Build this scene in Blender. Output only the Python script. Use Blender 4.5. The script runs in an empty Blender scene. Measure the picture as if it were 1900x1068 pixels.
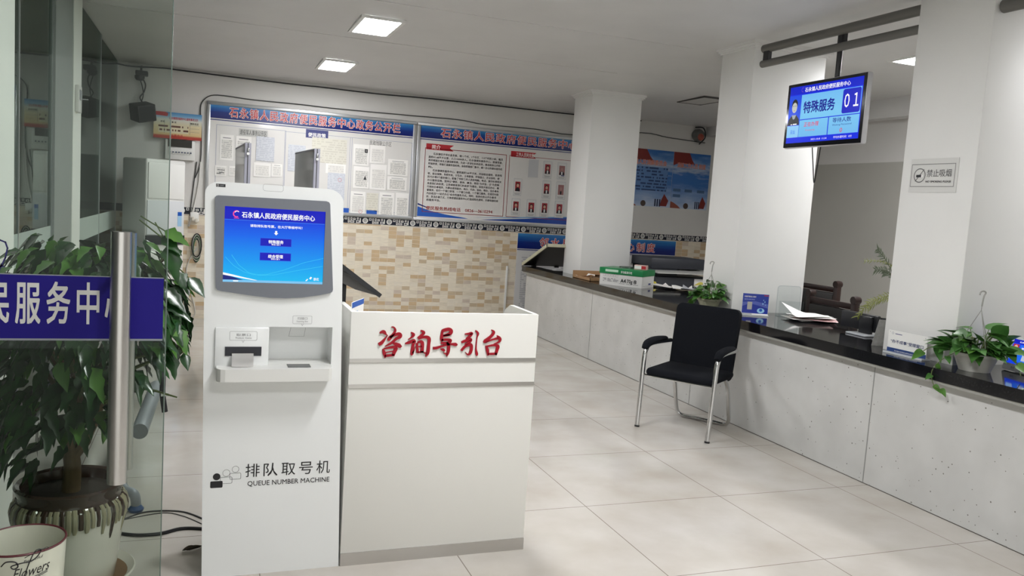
import bpy, bmesh, math, random
from mathutils import Vector, Matrix, geometry
S = bpy.context.scene
COL = S.collection
PI = math.pi
rnd = random.Random(7)

# ------------------------------------------------------------------ camera, world, exposure
W, H, FPX = 1900, 1068, 1508.26
YAW, PITCH, ROLL = -.3631, -.0984, .0653
CAM = Vector((0, 0, 1.4735))
def _basis():
    cy, sy, cp, sp, cr, sr = math.cos(YAW), math.sin(YAW), math.cos(PITCH), math.sin(PITCH), math.cos(ROLL), math.sin(ROLL)
    f = Vector((-sy*cp, cy*cp, sp)); r = Vector((cy, sy, 0)); u = r.cross(f)
    return r*cr + u*sr, u*cr - r*sr, f
RT, UP, FW = _basis()
cam = bpy.data.cameras.new('camera'); cam.sensor_width = 36; cam.lens = FPX*36/W; cam.clip_start = .02
camo = bpy.data.objects.new('camera', cam); COL.objects.link(camo)
camo.matrix_world = Matrix.Translation(CAM) @ Matrix((RT, UP, -FW)).transposed().to_4x4()
S.camera = camo
wd = bpy.data.worlds.new('world'); S.world = wd; wd.use_nodes = True
wd.node_tree.nodes['Background'].inputs[0].default_value = (.62, .62, .59, 1)
wd.node_tree.nodes['Background'].inputs[1].default_value = 2.2
S.view_settings.view_transform = 'Standard'; S.view_settings.look = 'None'
S.view_settings.gamma = 1; S.view_settings.use_curve_mapping = False
S.view_settings.exposure = 0
LAMP = 88.0           # radiance of the ceiling light panels

# ------------------------------------------------------------------ measuring helpers: where the photo's points lie in the room
def ray(u, v): return FW*FPX + RT*(u-W/2) - UP*(v-H/2)
def at_x(u, v, x): d = ray(u, v); return CAM + d*((x-CAM.x)/d.x)
def at_y(u, v, y): d = ray(u, v); return CAM + d*((y-CAM.y)/d.y)
def at_z(u, v, z): d = ray(u, v); return CAM + d*((z-CAM.z)/d.z)
def at_p(u, v, p, n): d = ray(u, v); return CAM + d*((Vector(p)-CAM).dot(n)/d.dot(n))

# ------------------------------------------------------------------ materials
def lin(h):
    c = [int(h[i:i+2], 16)/255 for i in (0, 2, 4)]
    return tuple(x/12.92 if x <= .04045 else ((x+.055)/1.055)**2.4 for x in c) + (1,)
_M = {}
def M(name, hexc=None, rough=.5, metal=0, emit=None, spec=.5, coat=0, noise=0, nscale=8, alpha=None):
    if name in _M: return _M[name]
    m = bpy.data.materials.new(name); m.use_nodes = True
    b = m.node_tree.nodes['Principled BSDF']; N, L = m.node_tree.nodes, m.node_tree.links
    c = lin(hexc)
    b.inputs['Base Color'].default_value = c
    b.inputs['Roughness'].default_value = rough; b.inputs['Metallic'].default_value = metal
    b.inputs['Specular IOR Level'].default_value = spec; b.inputs['Coat Weight'].default_value = coat
    b.inputs['Coat Roughness'].default_value = .05
    if noise:
        t = N.new('ShaderNodeTexNoise'); t.inputs['Scale'].default_value = nscale; t.inputs['Detail'].default_value = 4
        tc = N.new('ShaderNodeTexCoord'); L.new(tc.outputs['Object'], t.inputs['Vector'])
        mx = N.new('ShaderNodeMix'); mx.data_type = 'RGBA'
        mx.inputs[6].default_value = tuple(x*(1-noise) for x in c[:3])+(1,); mx.inputs[7].default_value = tuple(min(1, x*(1+noise*.6)) for x in c[:3])+(1,)
        L.new(t.outputs['Fac'], mx.inputs[0]); L.new(mx.outputs[2], b.inputs['Base Color'])
    if emit is not None:
        b.inputs['Base Color'].default_value = (0.01, 0.01, 0.01, 1); b.inputs['Specular IOR Level'].default_value = .12
        b.inputs['Emission Color'].default_value = c; b.inputs['Emission Strength'].default_value = emit
    m.diffuse_color = c
    _M[name] = m; return m
def glass(name, tint, refl=1.0, rough=0):
    if name in _M: return _M[name]
    m = bpy.data.materials.new(name); m.use_nodes = True; N, L = m.node_tree.nodes, m.node_tree.links
    N.remove(N['Principled BSDF']); out = N['Material Output']
    t = N.new('ShaderNodeBsdfTransparent'); t.inputs[0].default_value = lin(tint)
    g = N.new('ShaderNodeBsdfGlossy'); g.inputs['Roughness'].default_value = rough; g.inputs[0].default_value = (.9, .95, .93, 1)
    fr = N.new('ShaderNodeFresnel'); fr.inputs[0].default_value = 1.45
    mu = N.new('ShaderNodeMath'); mu.operation = 'MULTIPLY'; mu.inputs[1].default_value = refl; L.new(fr.outputs[0], mu.inputs[0])
    mx = N.new('ShaderNodeMixShader'); L.new(mu.outputs[0], mx.inputs[0]); L.new(t.outputs[0], mx.inputs[1]); L.new(g.outputs[0], mx.inputs[2])
    L.new(mx.outputs[0], out.inputs[0]); _M[name] = m; return m
def node_mat(name):
    m = bpy.data.materials.new(name); m.use_nodes = True; _M[name] = m
    N, L = m.node_tree.nodes, m.node_tree.links
    return m, N, L, N['Principled BSDF']
def ramp(N, stops, interp='LINEAR'):
    r = N.new('ShaderNodeValToRGB'); r.color_ramp.interpolation = interp
    while len(r.color_ramp.elements) < len(stops): r.color_ramp.elements.new(.5)
    for e, (p, c) in zip(r.color_ramp.elements, stops): e.position = p; e.color = lin(c) if isinstance(c, str) else c
    return r
def nmath(N, L, op, a, b=None):
    n = N.new('ShaderNodeMath'); n.operation = op
    for i, x in enumerate((a, b)):
        if x is None: continue
        if isinstance(x, (int, float)): n.inputs[i].default_value = x
        else: L.new(x, n.inputs[i])
    return n.outputs[0]

def floor_mat():
    m, N, L, b = node_mat('polished_floor_tile')
    tc = N.new('ShaderNodeTexCoord'); mp = N.new('ShaderNodeMapping')
    mp.inputs['Location'].default_value = (-1.828, -5.163, 0); L.new(tc.outputs['Object'], mp.inputs[0])
    br = N.new('ShaderNodeTexBrick'); br.offset = 0; br.inputs['Scale'].default_value = 1.0
    br.inputs['Brick Width'].default_value = .8; br.inputs['Row Height'].default_value = .8; br.inputs['Mortar Size'].default_value = .0022
    br.inputs['Mortar Smooth'].default_value = 0; br.inputs['Color1'].default_value = lin('c9c5bf'); br.inputs['Color2'].default_value = lin('c6c2bb'); br.inputs['Mortar'].default_value = lin('8a8178')
    L.new(mp.outputs[0], br.inputs['Vector'])
    no = N.new('ShaderNodeTexNoise'); no.inputs['Scale'].default_value = 3; no.inputs['Detail'].default_value = 6; L.new(tc.outputs['Object'], no.inputs['Vector'])
    mx = N.new('ShaderNodeMix'); mx.data_type = 'RGBA'; mx.blend_type = 'MULTIPLY'; mx.inputs[0].default_value = 1
    rp = ramp(N, [(.3, 'ece8e2'), (.7, 'ffffff')]); L.new(no.outputs[0], rp.inputs[0])
    L.new(br.outputs['Color'], mx.inputs[6]); L.new(rp.outputs[0], mx.inputs[7]); L.new(mx.outputs[2], b.inputs['Base Color'])
    b.inputs['Roughness'].default_value = .1; b.inputs['Specular IOR Level'].default_value = .45
    return m
def mosaic_mat():
    m, N, L, b = node_mat('beige_mosaic_wall_tile')
    tc = N.new('ShaderNodeTexCoord'); sx = N.new('ShaderNodeSeparateXYZ'); L.new(tc.outputs['Object'], sx.inputs[0])
    cu = nmath(N, L, 'DIVIDE', sx.outputs[0], .098); cv = nmath(N, L, 'DIVIDE', sx.outputs[2], .0478)
    fu = nmath(N, L, 'FLOOR', cu); fv = nmath(N, L, 'FLOOR', cv)
    cb = N.new('ShaderNodeCombineXYZ'); L.new(fu, cb.inputs[0]); L.new(fv, cb.inputs[1])
    wn = N.new('ShaderNodeTexWhiteNoise'); wn.noise_dimensions = '2D'; L.new(cb.outputs[0], wn.inputs['Vector'])
    rp = ramp(N, [(0, 'e6dcc8'), (.36, 'dfd4bf'), (.5, 'ceb48f'), (.7, 'c9b699'), (.82, 'd0c1b0'), (.93, 'e4dbc9')], 'CONSTANT'); L.new(wn.outputs['Value'], rp.inputs[0])
    no = N.new('ShaderNodeTexNoise'); no.inputs['Scale'].default_value = 40; mpn = N.new('ShaderNodeMapping'); mpn.inputs['Scale'].default_value = (.3, 1, 4)
    L.new(tc.outputs['Object'], mpn.inputs[0]); L.new(mpn.outputs[0], no.inputs['Vector'])
    mx = N.new('ShaderNodeMix'); mx.data_type = 'RGBA'; mx.blend_type = 'MULTIPLY'; mx.inputs[0].default_value = .6
    r2 = ramp(N, [(.3, 'e0e0e0'), (.65, 'ffffff')]); L.new(no.outputs[0], r2.inputs[0]); L.new(rp.outputs[0], mx.inputs[6]); L.new(r2.outputs[0], mx.inputs[7])
    # grout
    du = nmath(N, L, 'FRACT', cu); dv = nmath(N, L, 'FRACT', cv)
    g1 = nmath(N, L, 'LESS_THAN', du, .03); g2 = nmath(N, L, 'LESS_THAN', dv, .06); g = nmath(N, L, 'MAXIMUM', g1, g2)
    m2 = N.new('ShaderNodeMix'); m2.data_type = 'RGBA'; m2.inputs[7].default_value = lin('d8cfbd'); L.new(g, m2.inputs[0]); L.new(mx.outputs[2], m2.inputs[6])
    L.new(m2.outputs[2], b.inputs['Base Color']); b.inputs['Roughness'].default_value = .3
    return m
def speckle_mat():
    m, N, L, b = node_mat('speckled_white_stone')
    tc = N.new('ShaderNodeTexCoord')
    vo = N.new('ShaderNodeTexVoronoi'); vo.inputs['Scale'].default_value = 32; L.new(tc.outputs['Object'], vo.inputs['Vector'])
    wn = N.new('ShaderNodeTexWhiteNoise'); L.new(vo.outputs['Position'], wn.inputs['Vector'])
    th = nmath(N, L, 'MULTIPLY', wn.outputs['Value'], .17)
    a = nmath(N, L, 'LESS_THAN', vo.outputs['Distance'], nmath(N, L, 'SUBTRACT', th, .025))
    no = N.new('ShaderNodeTexNoise'); no.inputs['Scale'].default_value = 5; L.new(tc.outputs['Object'], no.inputs['Vector'])
    rp = ramp(N, [(.3, 'c0c0bd'), (.7, 'cacac7')]); L.new(no.outputs[0], rp.inputs[0])
    mx = N.new('ShaderNodeMix'); mx.data_type = 'RGBA'; mx.inputs[7].default_value = lin('77746e'); L.new(a, mx.inputs[0]); L.new(rp.outputs[0], mx.inputs[6])
    L.new(mx.outputs[2], b.inputs['Base Color']); b.inputs['Roughness'].default_value = .22
    return m
def granite_mat():
    m, N, L, b = node_mat('polished_black_granite')
    tc = N.new('ShaderNodeTexCoord'); no = N.new('ShaderNodeTexNoise'); no.inputs['Scale'].default_value = 160; L.new(tc.outputs['Object'], no.inputs['Vector'])
    rp = ramp(N, [(.62, '121214'), (.75, '34343a')]); L.new(no.outputs[0], rp.inputs[0]); L.new(rp.outputs[0], b.inputs['Base Color'])
    b.inputs['Roughness'].default_value = .07; b.inputs['Specular IOR Level'].default_value = .6
    return m
def paint_mat(name, hexc, amount=.05, rough=.55, scale=1.6):
    m, N, L, b = node_mat(name)
    tc = N.new('ShaderNodeTexCoord'); no = N.new('ShaderNodeTexNoise'); no.inputs['Scale'].default_value = scale; no.inputs['Detail'].default_value = 7
    L.new(tc.outputs['Object'], no.inputs['Vector']); c = lin(hexc)
    rp = ramp(N, [(.3, tuple(x*(1-amount) for x in c[:3])+(1,)), (.62, c)]); L.new(no.outputs[0], rp.inputs[0]); L.new(rp.outputs[0], b.inputs['Base Color'])
    bp = N.new('ShaderNodeBump'); bp.inputs['Strength'].default_value = .06; n2 = N.new('ShaderNodeTexNoise'); n2.inputs['Scale'].default_value = 14; L.new(tc.outputs['Object'], n2.inputs['Vector'])
    L.new(n2.outputs[0], bp.inputs['Height']); L.new(bp.outputs[0], b.inputs['Normal']); b.inputs['Roughness'].default_value = rough
    return m
def gradient_mat(name, stops, axis=2, emit=0, rough=.35, wave=0, wcol='ffffff'):
    """printed (or lit) colour gradient over a sheet's own box"""
    m, N, L, b = node_mat(name)
    tc = N.new('ShaderNodeTexCoord'); sx = N.new('ShaderNodeSeparateXYZ'); L.new(tc.outputs['Generated'], sx.inputs[0])
    v = sx.outputs[axis]
    if wave:
        no = N.new('ShaderNodeTexNoise'); no.inputs['Scale'].default_value = 3; mp = N.new('ShaderNodeMapping'); mp.inputs['Scale'].default_value = (1, 1, 5)
        L.new(tc.outputs['Generated'], mp.inputs[0]); L.new(mp.outputs[0], no.inputs['Vector'])
        v = nmath(N, L, 'ADD', v, nmath(N, L, 'MULTIPLY', nmath(N, L, 'SUBTRACT', no.outputs[0], .5), wave))
    rp = ramp(N, stops); L.new(v, rp.inputs[0])
    if emit:
        b.inputs['Base Color'].default_value = (.01, .01, .01, 1); b.inputs['Specular IOR Level'].default_value = .12; L.new(rp.outputs[0], b.inputs['Emission Color']); b.inputs['Emission Strength'].default_value = emit
    else: L.new(rp.outputs[0], b.inputs['Base Color'])
    b.inputs['Roughness'].default_value = rough
    return m
def print_mat(name, paper, ink, row=.021, cell=.011, dens=.62):
    """small print nobody can read at this size: rows of short dark dashes (x along the wall, z up)"""
    m, N, L, b = node_mat(name)
    tc = N.new('ShaderNodeTexCoord'); sx = N.new('ShaderNodeSeparateXYZ'); L.new(tc.outputs['Object'], sx.inputs[0])
    cv = nmath(N, L, 'DIVIDE', sx.outputs[2], row); cu = nmath(N, L, 'DIVIDE', sx.outputs[0], cell)
    cb = N.new('ShaderNodeCombineXYZ'); L.new(nmath(N, L, 'FLOOR', cu), cb.inputs[0]); L.new(nmath(N, L, 'FLOOR', cv), cb.inputs[1])
    wn = N.new('ShaderNodeTexWhiteNoise'); wn.noise_dimensions = '2D'; L.new(cb.outputs[0], wn.inputs['Vector'])
    on = nmath(N, L, 'MULTIPLY', nmath(N, L, 'LESS_THAN', nmath(N, L, 'FRACT', cv), .5), nmath(N, L, 'LESS_THAN', wn.outputs['Value'], dens))
    mx = N.new('ShaderNodeMix'); mx.data_type = 'RGBA'; mx.inputs[6].default_value = lin(paper); mx.inputs[7].default_value = lin(ink); L.new(on, mx.inputs[0])
    L.new(mx.outputs[2], b.inputs['Base Color']); b.inputs['Roughness'].default_value = .5
    return m
WHITE_WALL = paint_mat('white_wall_paint', 'd6d4d0'); CEIL = paint_mat('white_ceiling_paint', 'dad9d7', .07)
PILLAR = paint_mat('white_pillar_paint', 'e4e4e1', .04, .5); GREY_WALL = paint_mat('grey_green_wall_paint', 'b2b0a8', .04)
FLOOR = floor_mat(); MOSAIC = mosaic_mat(); SPECK = speckle_mat(); GRANITE = granite_mat()
LACQ = M('white_lacquered_steel', 'e9ebea', .16, 0, None, .5, .35); LACQ2 = M('white_moulded_plastic', 'dfdfdb', .3)
MEL = M('white_melamine_board', 'e3e2dc', .3); CHROME = M('chrome', 'd5d5d5', .12, 1); STEEL = M('brushed_steel', 'c9c7c4', .3, 1)
ALU = M('aluminium_frame', 'c4c6c8', .32, .85); BLACKP = M('black_plastic', '16171b', .4); DARKP = M('dark_grey_plastic', '2b2e36', .45)
FABRIC = M('black_woven_fabric', '14161b', .95, 0, None, .15, 0, .25, 300); WHITEP = M('white_plastic', 'e6e6e2', .35)
PAPER = M('white_paper', 'eceae6', .7); GREYBEZ = M('grey_bezel_plastic', '71757d', .4); INK = M('black_ink', '17171a', .5); GREYINK = M('grey_ink', '77787a', .5)
RED = M('red_print', 'b3202a', .4); REDL = M('red_acrylic_letters', '9e1024', .4, 0, None, .3); WHITEINK = M('white_print', 'f2f0ee', .45); NAVY = M('navy_print', '16226e', .4)
BLUEP = M('blue_print', '1d58b4', .35); CARD = M('brown_cardboard', 'a5815c', .8); GREEN = M('green_print', '127a43', .35); WOOD = M('dark_red_wood', '26110d', .35, 0, None, .5, 0, .4, 14)
GREYSTEEL = M('grey_painted_steel', '8f949a', .4, .2); SCRN = 1.0
def E(name, hexc, s=1.0): return M('lit_'+name, hexc, .2, 0, s)

# ------------------------------------------------------------------ mesh builder
_G = {}
def glyphs(s, bold):
    k = s
    if k not in _G:
        c = bpy.data.curves.new('t', 'FONT'); c.body = s; c.resolution_u = 2; c.dimensions = '2D'; c.fill_mode = 'FRONT'
        o = bpy.data.objects.new('t', c); COL.objects.link(o)
        me = bpy.data.meshes.new_from_object(o.evaluated_get(bpy.context.evaluated_depsgraph_get()))
        _G[k] = ([tuple(v.co[:2]) for v in me.vertices], [tuple(p.vertices) for p in me.polygons])
        bpy.data.objects.remove(o); bpy.data.curves.remove(c); bpy.data.meshes.remove(me)
    vs, fs = _G[k]
    if not bold: return vs, fs
    V, F = [], []
    for dx, dy in ((1, 0), (-1, 0), (0, 1), (0, -1), (.7, .7), (-.7, .7), (.7, -.7), (-.7, -.7)) if bold > .02 else ((.8, .8), (-.8, .8), (.8, -.8), (-.8, -.8)):
        n = len(V); V += [(x+dx*bold, y+dy*bold) for x, y in vs]; F += [tuple(n+i for i in f) for f in fs]
    return V, F
class MB:
    def __init__(s): s.v, s.f, s.m, s.sm, s.mats = [], [], [], [], []
    def mi(s, mat):
        if mat not in s.mats: s.mats.append(mat)
        return s.mats.index(mat)
    def add(s, vs, fs, mat, smooth=False, T=None):
        k = len(s.v); i = s.mi(mat)
        s.v += [(T @ Vector(v)) if T else Vector(v) for v in vs]
        for f in fs: s.f.append(tuple(k+j for j in f)); s.m.append(i); s.sm.append(smooth)
    def box(s, a, b, mat, bev=0, T=None, seg=2):
        a, b = [min(p, q) for p, q in zip(a, b)], [max(p, q) for p, q in zip(a, b)]
        if bev:
            bm = bmesh.new(); bmesh.ops.create_cube(bm, size=1)
            for v in bm.verts: v.co = Vector([(p+q)/2 + c*(q-p) for c, p, q in zip(v.co, a, b)])
            bmesh.ops.bevel(bm, geom=bm.edges[:], offset=min(bev, .49*min(q-p for p, q in zip(a, b))), segments=seg, profile=.5, affect='EDGES')
            bm.verts.index_update(); s.add([v.co.copy() for v in bm.verts], [[v.index for v in f.verts] for f in bm.faces], mat, True, T); bm.free(); return
        x0, y0, z0 = a; x1, y1, z1 = b
        s.add([(x0,y0,z0),(x1,y0,z0),(x1,y1,z0),(x0,y1,z0),(x0,y0,z1),(x1,y0,z1),(x1,y1,z1),(x0,y1,z1)],
              [(0,3,2,1),(4,5,6,7),(0,1,5,4),(1,2,6,5),(2,3,7,6),(3,0,4,7)], mat, False, T)
    def quad(s, p, mat): s.add(p, [tuple(range(len(p)))], mat)
    def tube(s, pts, r, mat, seg=10, closed=False, caps=True, sy=1.0):
        pts = [Vector(p) for p in pts]; n = len(pts); rr = r if isinstance(r, (list, tuple)) else [r]*n
        vs, fs = [], []; nrm = None
        for i, p in enumerate(pts):
            a = pts[(i-1) % n] if (closed or i > 0) else p; b = pts[(i+1) % n] if (closed or i < n-1) else p
            t = (b-a).normalized() if (b-a).length > 1e-9 else Vector((0, 0, 1))
            if nrm is None:
                nrm = t.cross(Vector((0, 0, 1))); nrm = nrm.normalized() if nrm.length > .05 else t.cross(Vector((0, 1, 0))).normalized()
            nrm = (nrm - t*nrm.dot(t)); nrm = nrm.normalized() if nrm.length > 1e-6 else t.orthogonal().normalized()
            bn = t.cross(nrm)
            for k in range(seg):
                an = 2*PI*k/seg; vs.append(p + nrm*(rr[i]*math.cos(an)) + bn*(rr[i]*sy*math.sin(an)))
        for i in range(n if closed else n-1):
            j = (i+1) % n
            for k in range(seg): fs.append((i*seg+k, i*seg+(k+1) % seg, j*seg+(k+1) % seg, j*seg+k))
        s.add(vs, fs, mat, True)
        if caps and not closed: s.add([vs[k] for k in range(seg)], [tuple(reversed(range(seg)))], mat); s.add([vs[(n-1)*seg+k] for k in range(seg)], [tuple(range(seg))], mat)
    def lathe(s, prof, c, mat, seg=32, fn=None, T=None):
        c = Vector(c); vs, fs = [], []
        for j, (r, z) in enumerate(prof):
            for k in range(seg):
                a = 2*PI*k/seg; q = r*(fn(a, j) if fn else 1); vs.append(c + Vector((q*math.cos(a), q*math.sin(a), z)))
        for j in range(len(prof)-1):
            for k in range(seg): fs.append((j*seg+k, j*seg+(k+1) % seg, (j+1)*seg+(k+1) % seg, (j+1)*seg+k))
        s.add(vs, fs, mat, True, T)
    def prism(s, poly, o, ux, uy, d, mat, holes=(), side=None):
        """flat polygon (with holes) in the plane o,ux,uy; thickness d goes back from its front face"""
        o, ux, uy = Vector(o), Vector(ux), Vector(uy); n = ux.cross(uy).normalized(); side = side or mat
        loops = [[Vector((a, b, 0)) for a, b in poly]] + [[Vector((a, b, 0)) for a, b in h] for h in holes]
        tri = geometry.tessellate_polygon(loops); flat = [p for l in loops for p in l]
        A = [o + ux*p.x + uy*p.y for p in flat]; B = [p - n*d for p in A]; k = len(A)
        def ori(t): 
            a, b, c = (flat[i] for i in t); return t if (b-a).cross(c-a).z > 0 else tuple(reversed(t))
        tr = [ori(tuple(t)) for t in tri]
        s.add(A, tr, mat)
        if d:
            s.add(B, [tuple(reversed(t)) for t in tr], side); i0 = 0
            for l in loops:
                m = len(l); s.add([A[i0+i] for i in range(m)]+[B[i0+i] for i in range(m)], [(i, i+m, (i+1) % m+m, (i+1) % m) for i in range(m)], side); i0 += m
    def text(s, t, o, ux, uy, h, mat, width=None, al='l', bold=0, lift=.0008):
        vs, fs = glyphs(t, bold)
        if not vs: return
        o, ux, uy = Vector(o), Vector(ux).normalized(), Vector(uy).normalized(); n = ux.cross(uy)
        x0 = min(v[0] for v in vs); x1 = max(v[0] for v in vs); k = h; kx = h if width is None else width/(x1-x0)
        off = {'l': 0, 'c': -.5*(x1-x0)*kx, 'r': -(x1-x0)*kx}[al]
        nc = len(vs)//max(1, len(glyphs(t, 0)[0]))        # copies that thicken the strokes lie a hair apart
        per = len(vs)//nc
        s.add([o + ux*((v[0]-x0)*kx+off) + uy*(v[1]*k) + n*(lift+.00012*(i//per)) for i, v in enumerate(vs)], fs, mat)
    def build(s, name, parent=None, world=True):
        me = bpy.data.meshes.new(name)
        T = None
        root = parent.parent if parent and parent.parent else parent
        if root and world: T = (Matrix.Translation(root['_w'][:3]) @ Matrix.Rotation(root['_w'][3], 4, 'Z')).inverted() if '_w' in root else None
        me.from_pydata([tuple(T @ v) if T else tuple(v) for v in s.v], [], s.f)
        for mt in s.mats: me.materials.append(mt)
        me.polygons.foreach_set('material_index', s.m); me.polygons.foreach_set('use_smooth', s.sm)
        if any(s.sm):
            me.update()
            try: me.set_sharp_from_angle(angle=math.radians(38))
            except Exception: pass
        me.update(); o = bpy.data.objects.new(name, me); COL.objects.link(o)
        if parent: o.parent = parent
        return o
class Face:
    """a flat printed face: origin bottom-left, right and up directions, size; u,v run 0..1"""
    def __init__(s, mb, o, ux, uy, w, h): s.mb, s.o, s.ux, s.uy, s.w, s.h = mb, Vector(o), Vector(ux).normalized(), Vector(uy).normalized(), w, h; s.n = s.ux.cross(s.uy)
    def p(s, u, v, l=0): return s.o + s.ux*(u*s.w) + s.uy*(v*s.h) + s.n*l
    def rect(s, u0, v0, u1, v1, mat, l=.0006): s.mb.quad([s.p(u0, v0, l), s.p(u1, v0, l), s.p(u1, v1, l), s.p(u0, v1, l)], mat)
    def poly(s, pts, mat, l=.0006): s.mb.prism([(a*s.w, b*s.h) for a, b in pts], s.p(0, 0, l), s.ux, s.uy, 0, mat)
    def text(s, t, u, v, h, mat, width=None, al='l', bold=0, l=.0012): s.mb.text(t, s.p(u, v), s.ux, s.uy, h*s.h, mat, width*s.w if width else None, al, bold, l)
    def line(s, pts, wd, mat, l=.0009, closed=False):
        P = [Vector((a*s.w, b*s.h)) for a, b in pts]
        if closed: P = P+[P[0]]
        for a, b in zip(P, P[1:]):
            d = (b-a); 
            if d.length < 1e-7: continue
            d.normalize(); q = Vector((-d.y, d.x))*wd/2; e = d*wd*.5
            s.mb.quad([s.o+s.ux*c.x+s.uy*c.y+s.n*l for c in (a-q-e, b-q+e, b+q+e, a+q-e)], mat)
    def frame(s, u0, v0, u1, v1, wd, mat, l=.0009): s.line([(u0, v0), (u1, v0), (u1, v1), (u0, v1)], wd, mat, l, True)
    def disc(s, u, v, r, mat, l=.0009, seg=20, sy=1.0):
        c = s.p(u, v, l); s.mb.add([c + s.ux*(r*math.cos(2*PI*k/seg)) + s.uy*(r*sy*math.sin(2*PI*k/seg)) for k in range(seg)], [tuple(range(seg))], mat)
    def ring(s, u, v, r, wd, mat, l=.0009, a0=0, a1=2*PI, seg=24):
        c = s.p(u, v, l)
        for k in range(seg):
            a, b = a0+(a1-a0)*k/seg, a0+(a1-a0)*(k+1)/seg
            s.mb.quad([c+s.ux*(q*math.cos(t))+s.uy*(q*math.sin(t)) for q, t in ((r-wd/2, a), (r+wd/2, a), (r+wd/2, b), (r-wd/2, b))], mat)
def thing(name, label, cat, loc=(0, 0, 0), rz=0, group=None):
    o = bpy.data.objects.new(name, None); COL.objects.link(o); o.location = loc; o.rotation_euler = (0, 0, rz); o.empty_display_size = .05
    o['label'] = label; o['category'] = cat
    if group: o['group'] = group
    o['_w'] = (loc[0], loc[1], loc[2], rz)
    return o
def tag(o, label, cat, group=None):
    o['label'] = label; o['category'] = cat
    if group: o['group'] = group
    return o
def struct(o): o['kind'] = 'structure'; return o
def rrect(x0, y0, x1, y1, r, seg=6, corners=(1, 1, 1, 1)):
    P = []
    for (cx, cy, a0), on in zip(((x1-r, y1-r, 0), (x0+r, y1-r, 90), (x0+r, y0+r, 180), (x1-r, y0+r, 270)), corners):
        if on: P += [(cx+r*math.cos(math.radians(a0+90*k/seg)), cy+r*math.sin(math.radians(a0+90*k/seg))) for k in range(seg+1)]
        else: P.append((cx+r*(1 if a0 in (0, 270) else -1), cy+r*(1 if a0 in (0, 90) else -1)))
    return P
def slab(b, o, u, w_, d, mat): b.add([o, o+u, o+u+w_, o+w_, o+d, o+u+d, o+u+w_+d, o+w_+d], [(0,1,2,3),(7,6,5,4),(0,4,5,1),(1,5,6,2),(2,6,7,3),(3,7,4,0)], mat)
X, Y, Z = Vector((1, 0, 0)), Vector((0, 1, 0)), Vector((0, 0, 1))
def smooth_path(pts, n=6):
    pts = [Vector(p) for p in pts]; out = []
    for i in range(len(pts)-1):
        a, b, c, d = pts[max(i-1, 0)], pts[i], pts[i+1], pts[min(i+2, len(pts)-1)]
        for k in range(n):
            t = k/n; out.append(.5*((2*b)+(c-a)*t+(2*a-5*b+4*c-d)*t*t+(3*b-a-3*c+d)*t**3))
    return out+[pts[-1]]

# ------------------------------------------------------------------ the room
YB, XL, XR, YF = 9.73, -.93, 6.56, -2.4
def zc(y): return 2.84-.022*(y-5.25)           # the ceiling drops a little towards the back wall
b = MB(); b.box((-3.2, YF, -.06), (XR, YB, 0), FLOOR); struct(b.build('floor'))
b = MB(); b.add([(-3.2, YF, zc(YF)), (XR, YF, zc(YF)), (XR, YB+.1, zc(YB+.1)), (-3.2, YB+.1, zc(YB+.1)), (-3.2, YF, 3.1), (XR, YF, 3.1), (XR, YB+.1, 3.1), (-3.2, YB+.1, 3.1)],
    [(0,3,2,1),(4,5,6,7),(0,1,5,4),(1,2,6,5),(2,3,7,6),(3,0,4,7)], CEIL)
for y in (5.75, 7.05): b.box((-.9, y, zc(y)-.004), (3.6, y+.012, zc(y)+.02), CEIL)
struct(b.build('ceiling'))
b = MB(); b.box((-3.2, YB, 1.245), (XR, YB+.12, 3.0), WHITE_WALL); b.box((-3.2, YB, 0), (XR, YB+.12, 1.165), MOSAIC); b.box((-3.2, YB-.002, 1.165), (XR, YB+.12, 1.245), M('border_dark', '1a1d2b', .25))
BW = M('border_white', 'd6d4d0', .3); BG = M('border_grey', '9a9a98', .3)
fb = Face(b, (-.6, YB-.0022, 1.165), X, Z, 1, .08)
for k in range(26):
    o = k*.29; r = random.Random(3)
    fb.disc(o+.05, .5, .033, BW, .0006, 18); fb.disc(o+.05, .5, .022, BG, .0009, 18)
    for (u, v, w_, h_) in ((.095, .55, .03, .36), (.135, .1, .018, .8), (.16, .12, .05, .3), (.165, .52, .02, .38), (.195, .52, .03, .3), (.232, .1, .04, .36), (.24, .6, .022, .3), (.275, .15, .012, .7)):
        fb.rect(o+u, v, o+u+w_, v+h_, BW, .0006); fb.rect(o+u+.006, v+.1, o+u+w_-.006, v+h_-.1, M('border_dark', '1a1d2b', .25), .0009)
    fb.rect(o, .96, o+.29, 1, BG, .0006); fb.rect(o, 0, o+.29, .05, BG, .0006)
struct(b.build('wall_back'))
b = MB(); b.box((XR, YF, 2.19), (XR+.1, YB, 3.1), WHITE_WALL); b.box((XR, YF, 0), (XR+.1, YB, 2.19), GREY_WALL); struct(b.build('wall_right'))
b = MB()   # entrance side behind the viewer: unseen doorway, added so daylight brightens the kiosk front
b.box((-3.2, YF-.1, 0), (-2.0, YF, 3.1), WHITE_WALL); b.box((2.4, YF-.1, 0), (XR, YF, 3.1), WHITE_WALL); b.box((-2.0, YF-.1, 2.5), (2.4, YF, 3.1), WHITE_WALL); struct(b.build('wall_front'))
b = MB(); b.box((-3.3, YF, 0), (-3.2, YB, 3.1), M('dim_outer_wall', '5c635f', .8)); struct(b.build('wall_left'))
b = MB(); b.box((XR-.16, YF, 2.62), (XR-.001, YB-.001, 2.95), CEIL); struct(b.build('trim_1'))
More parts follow.
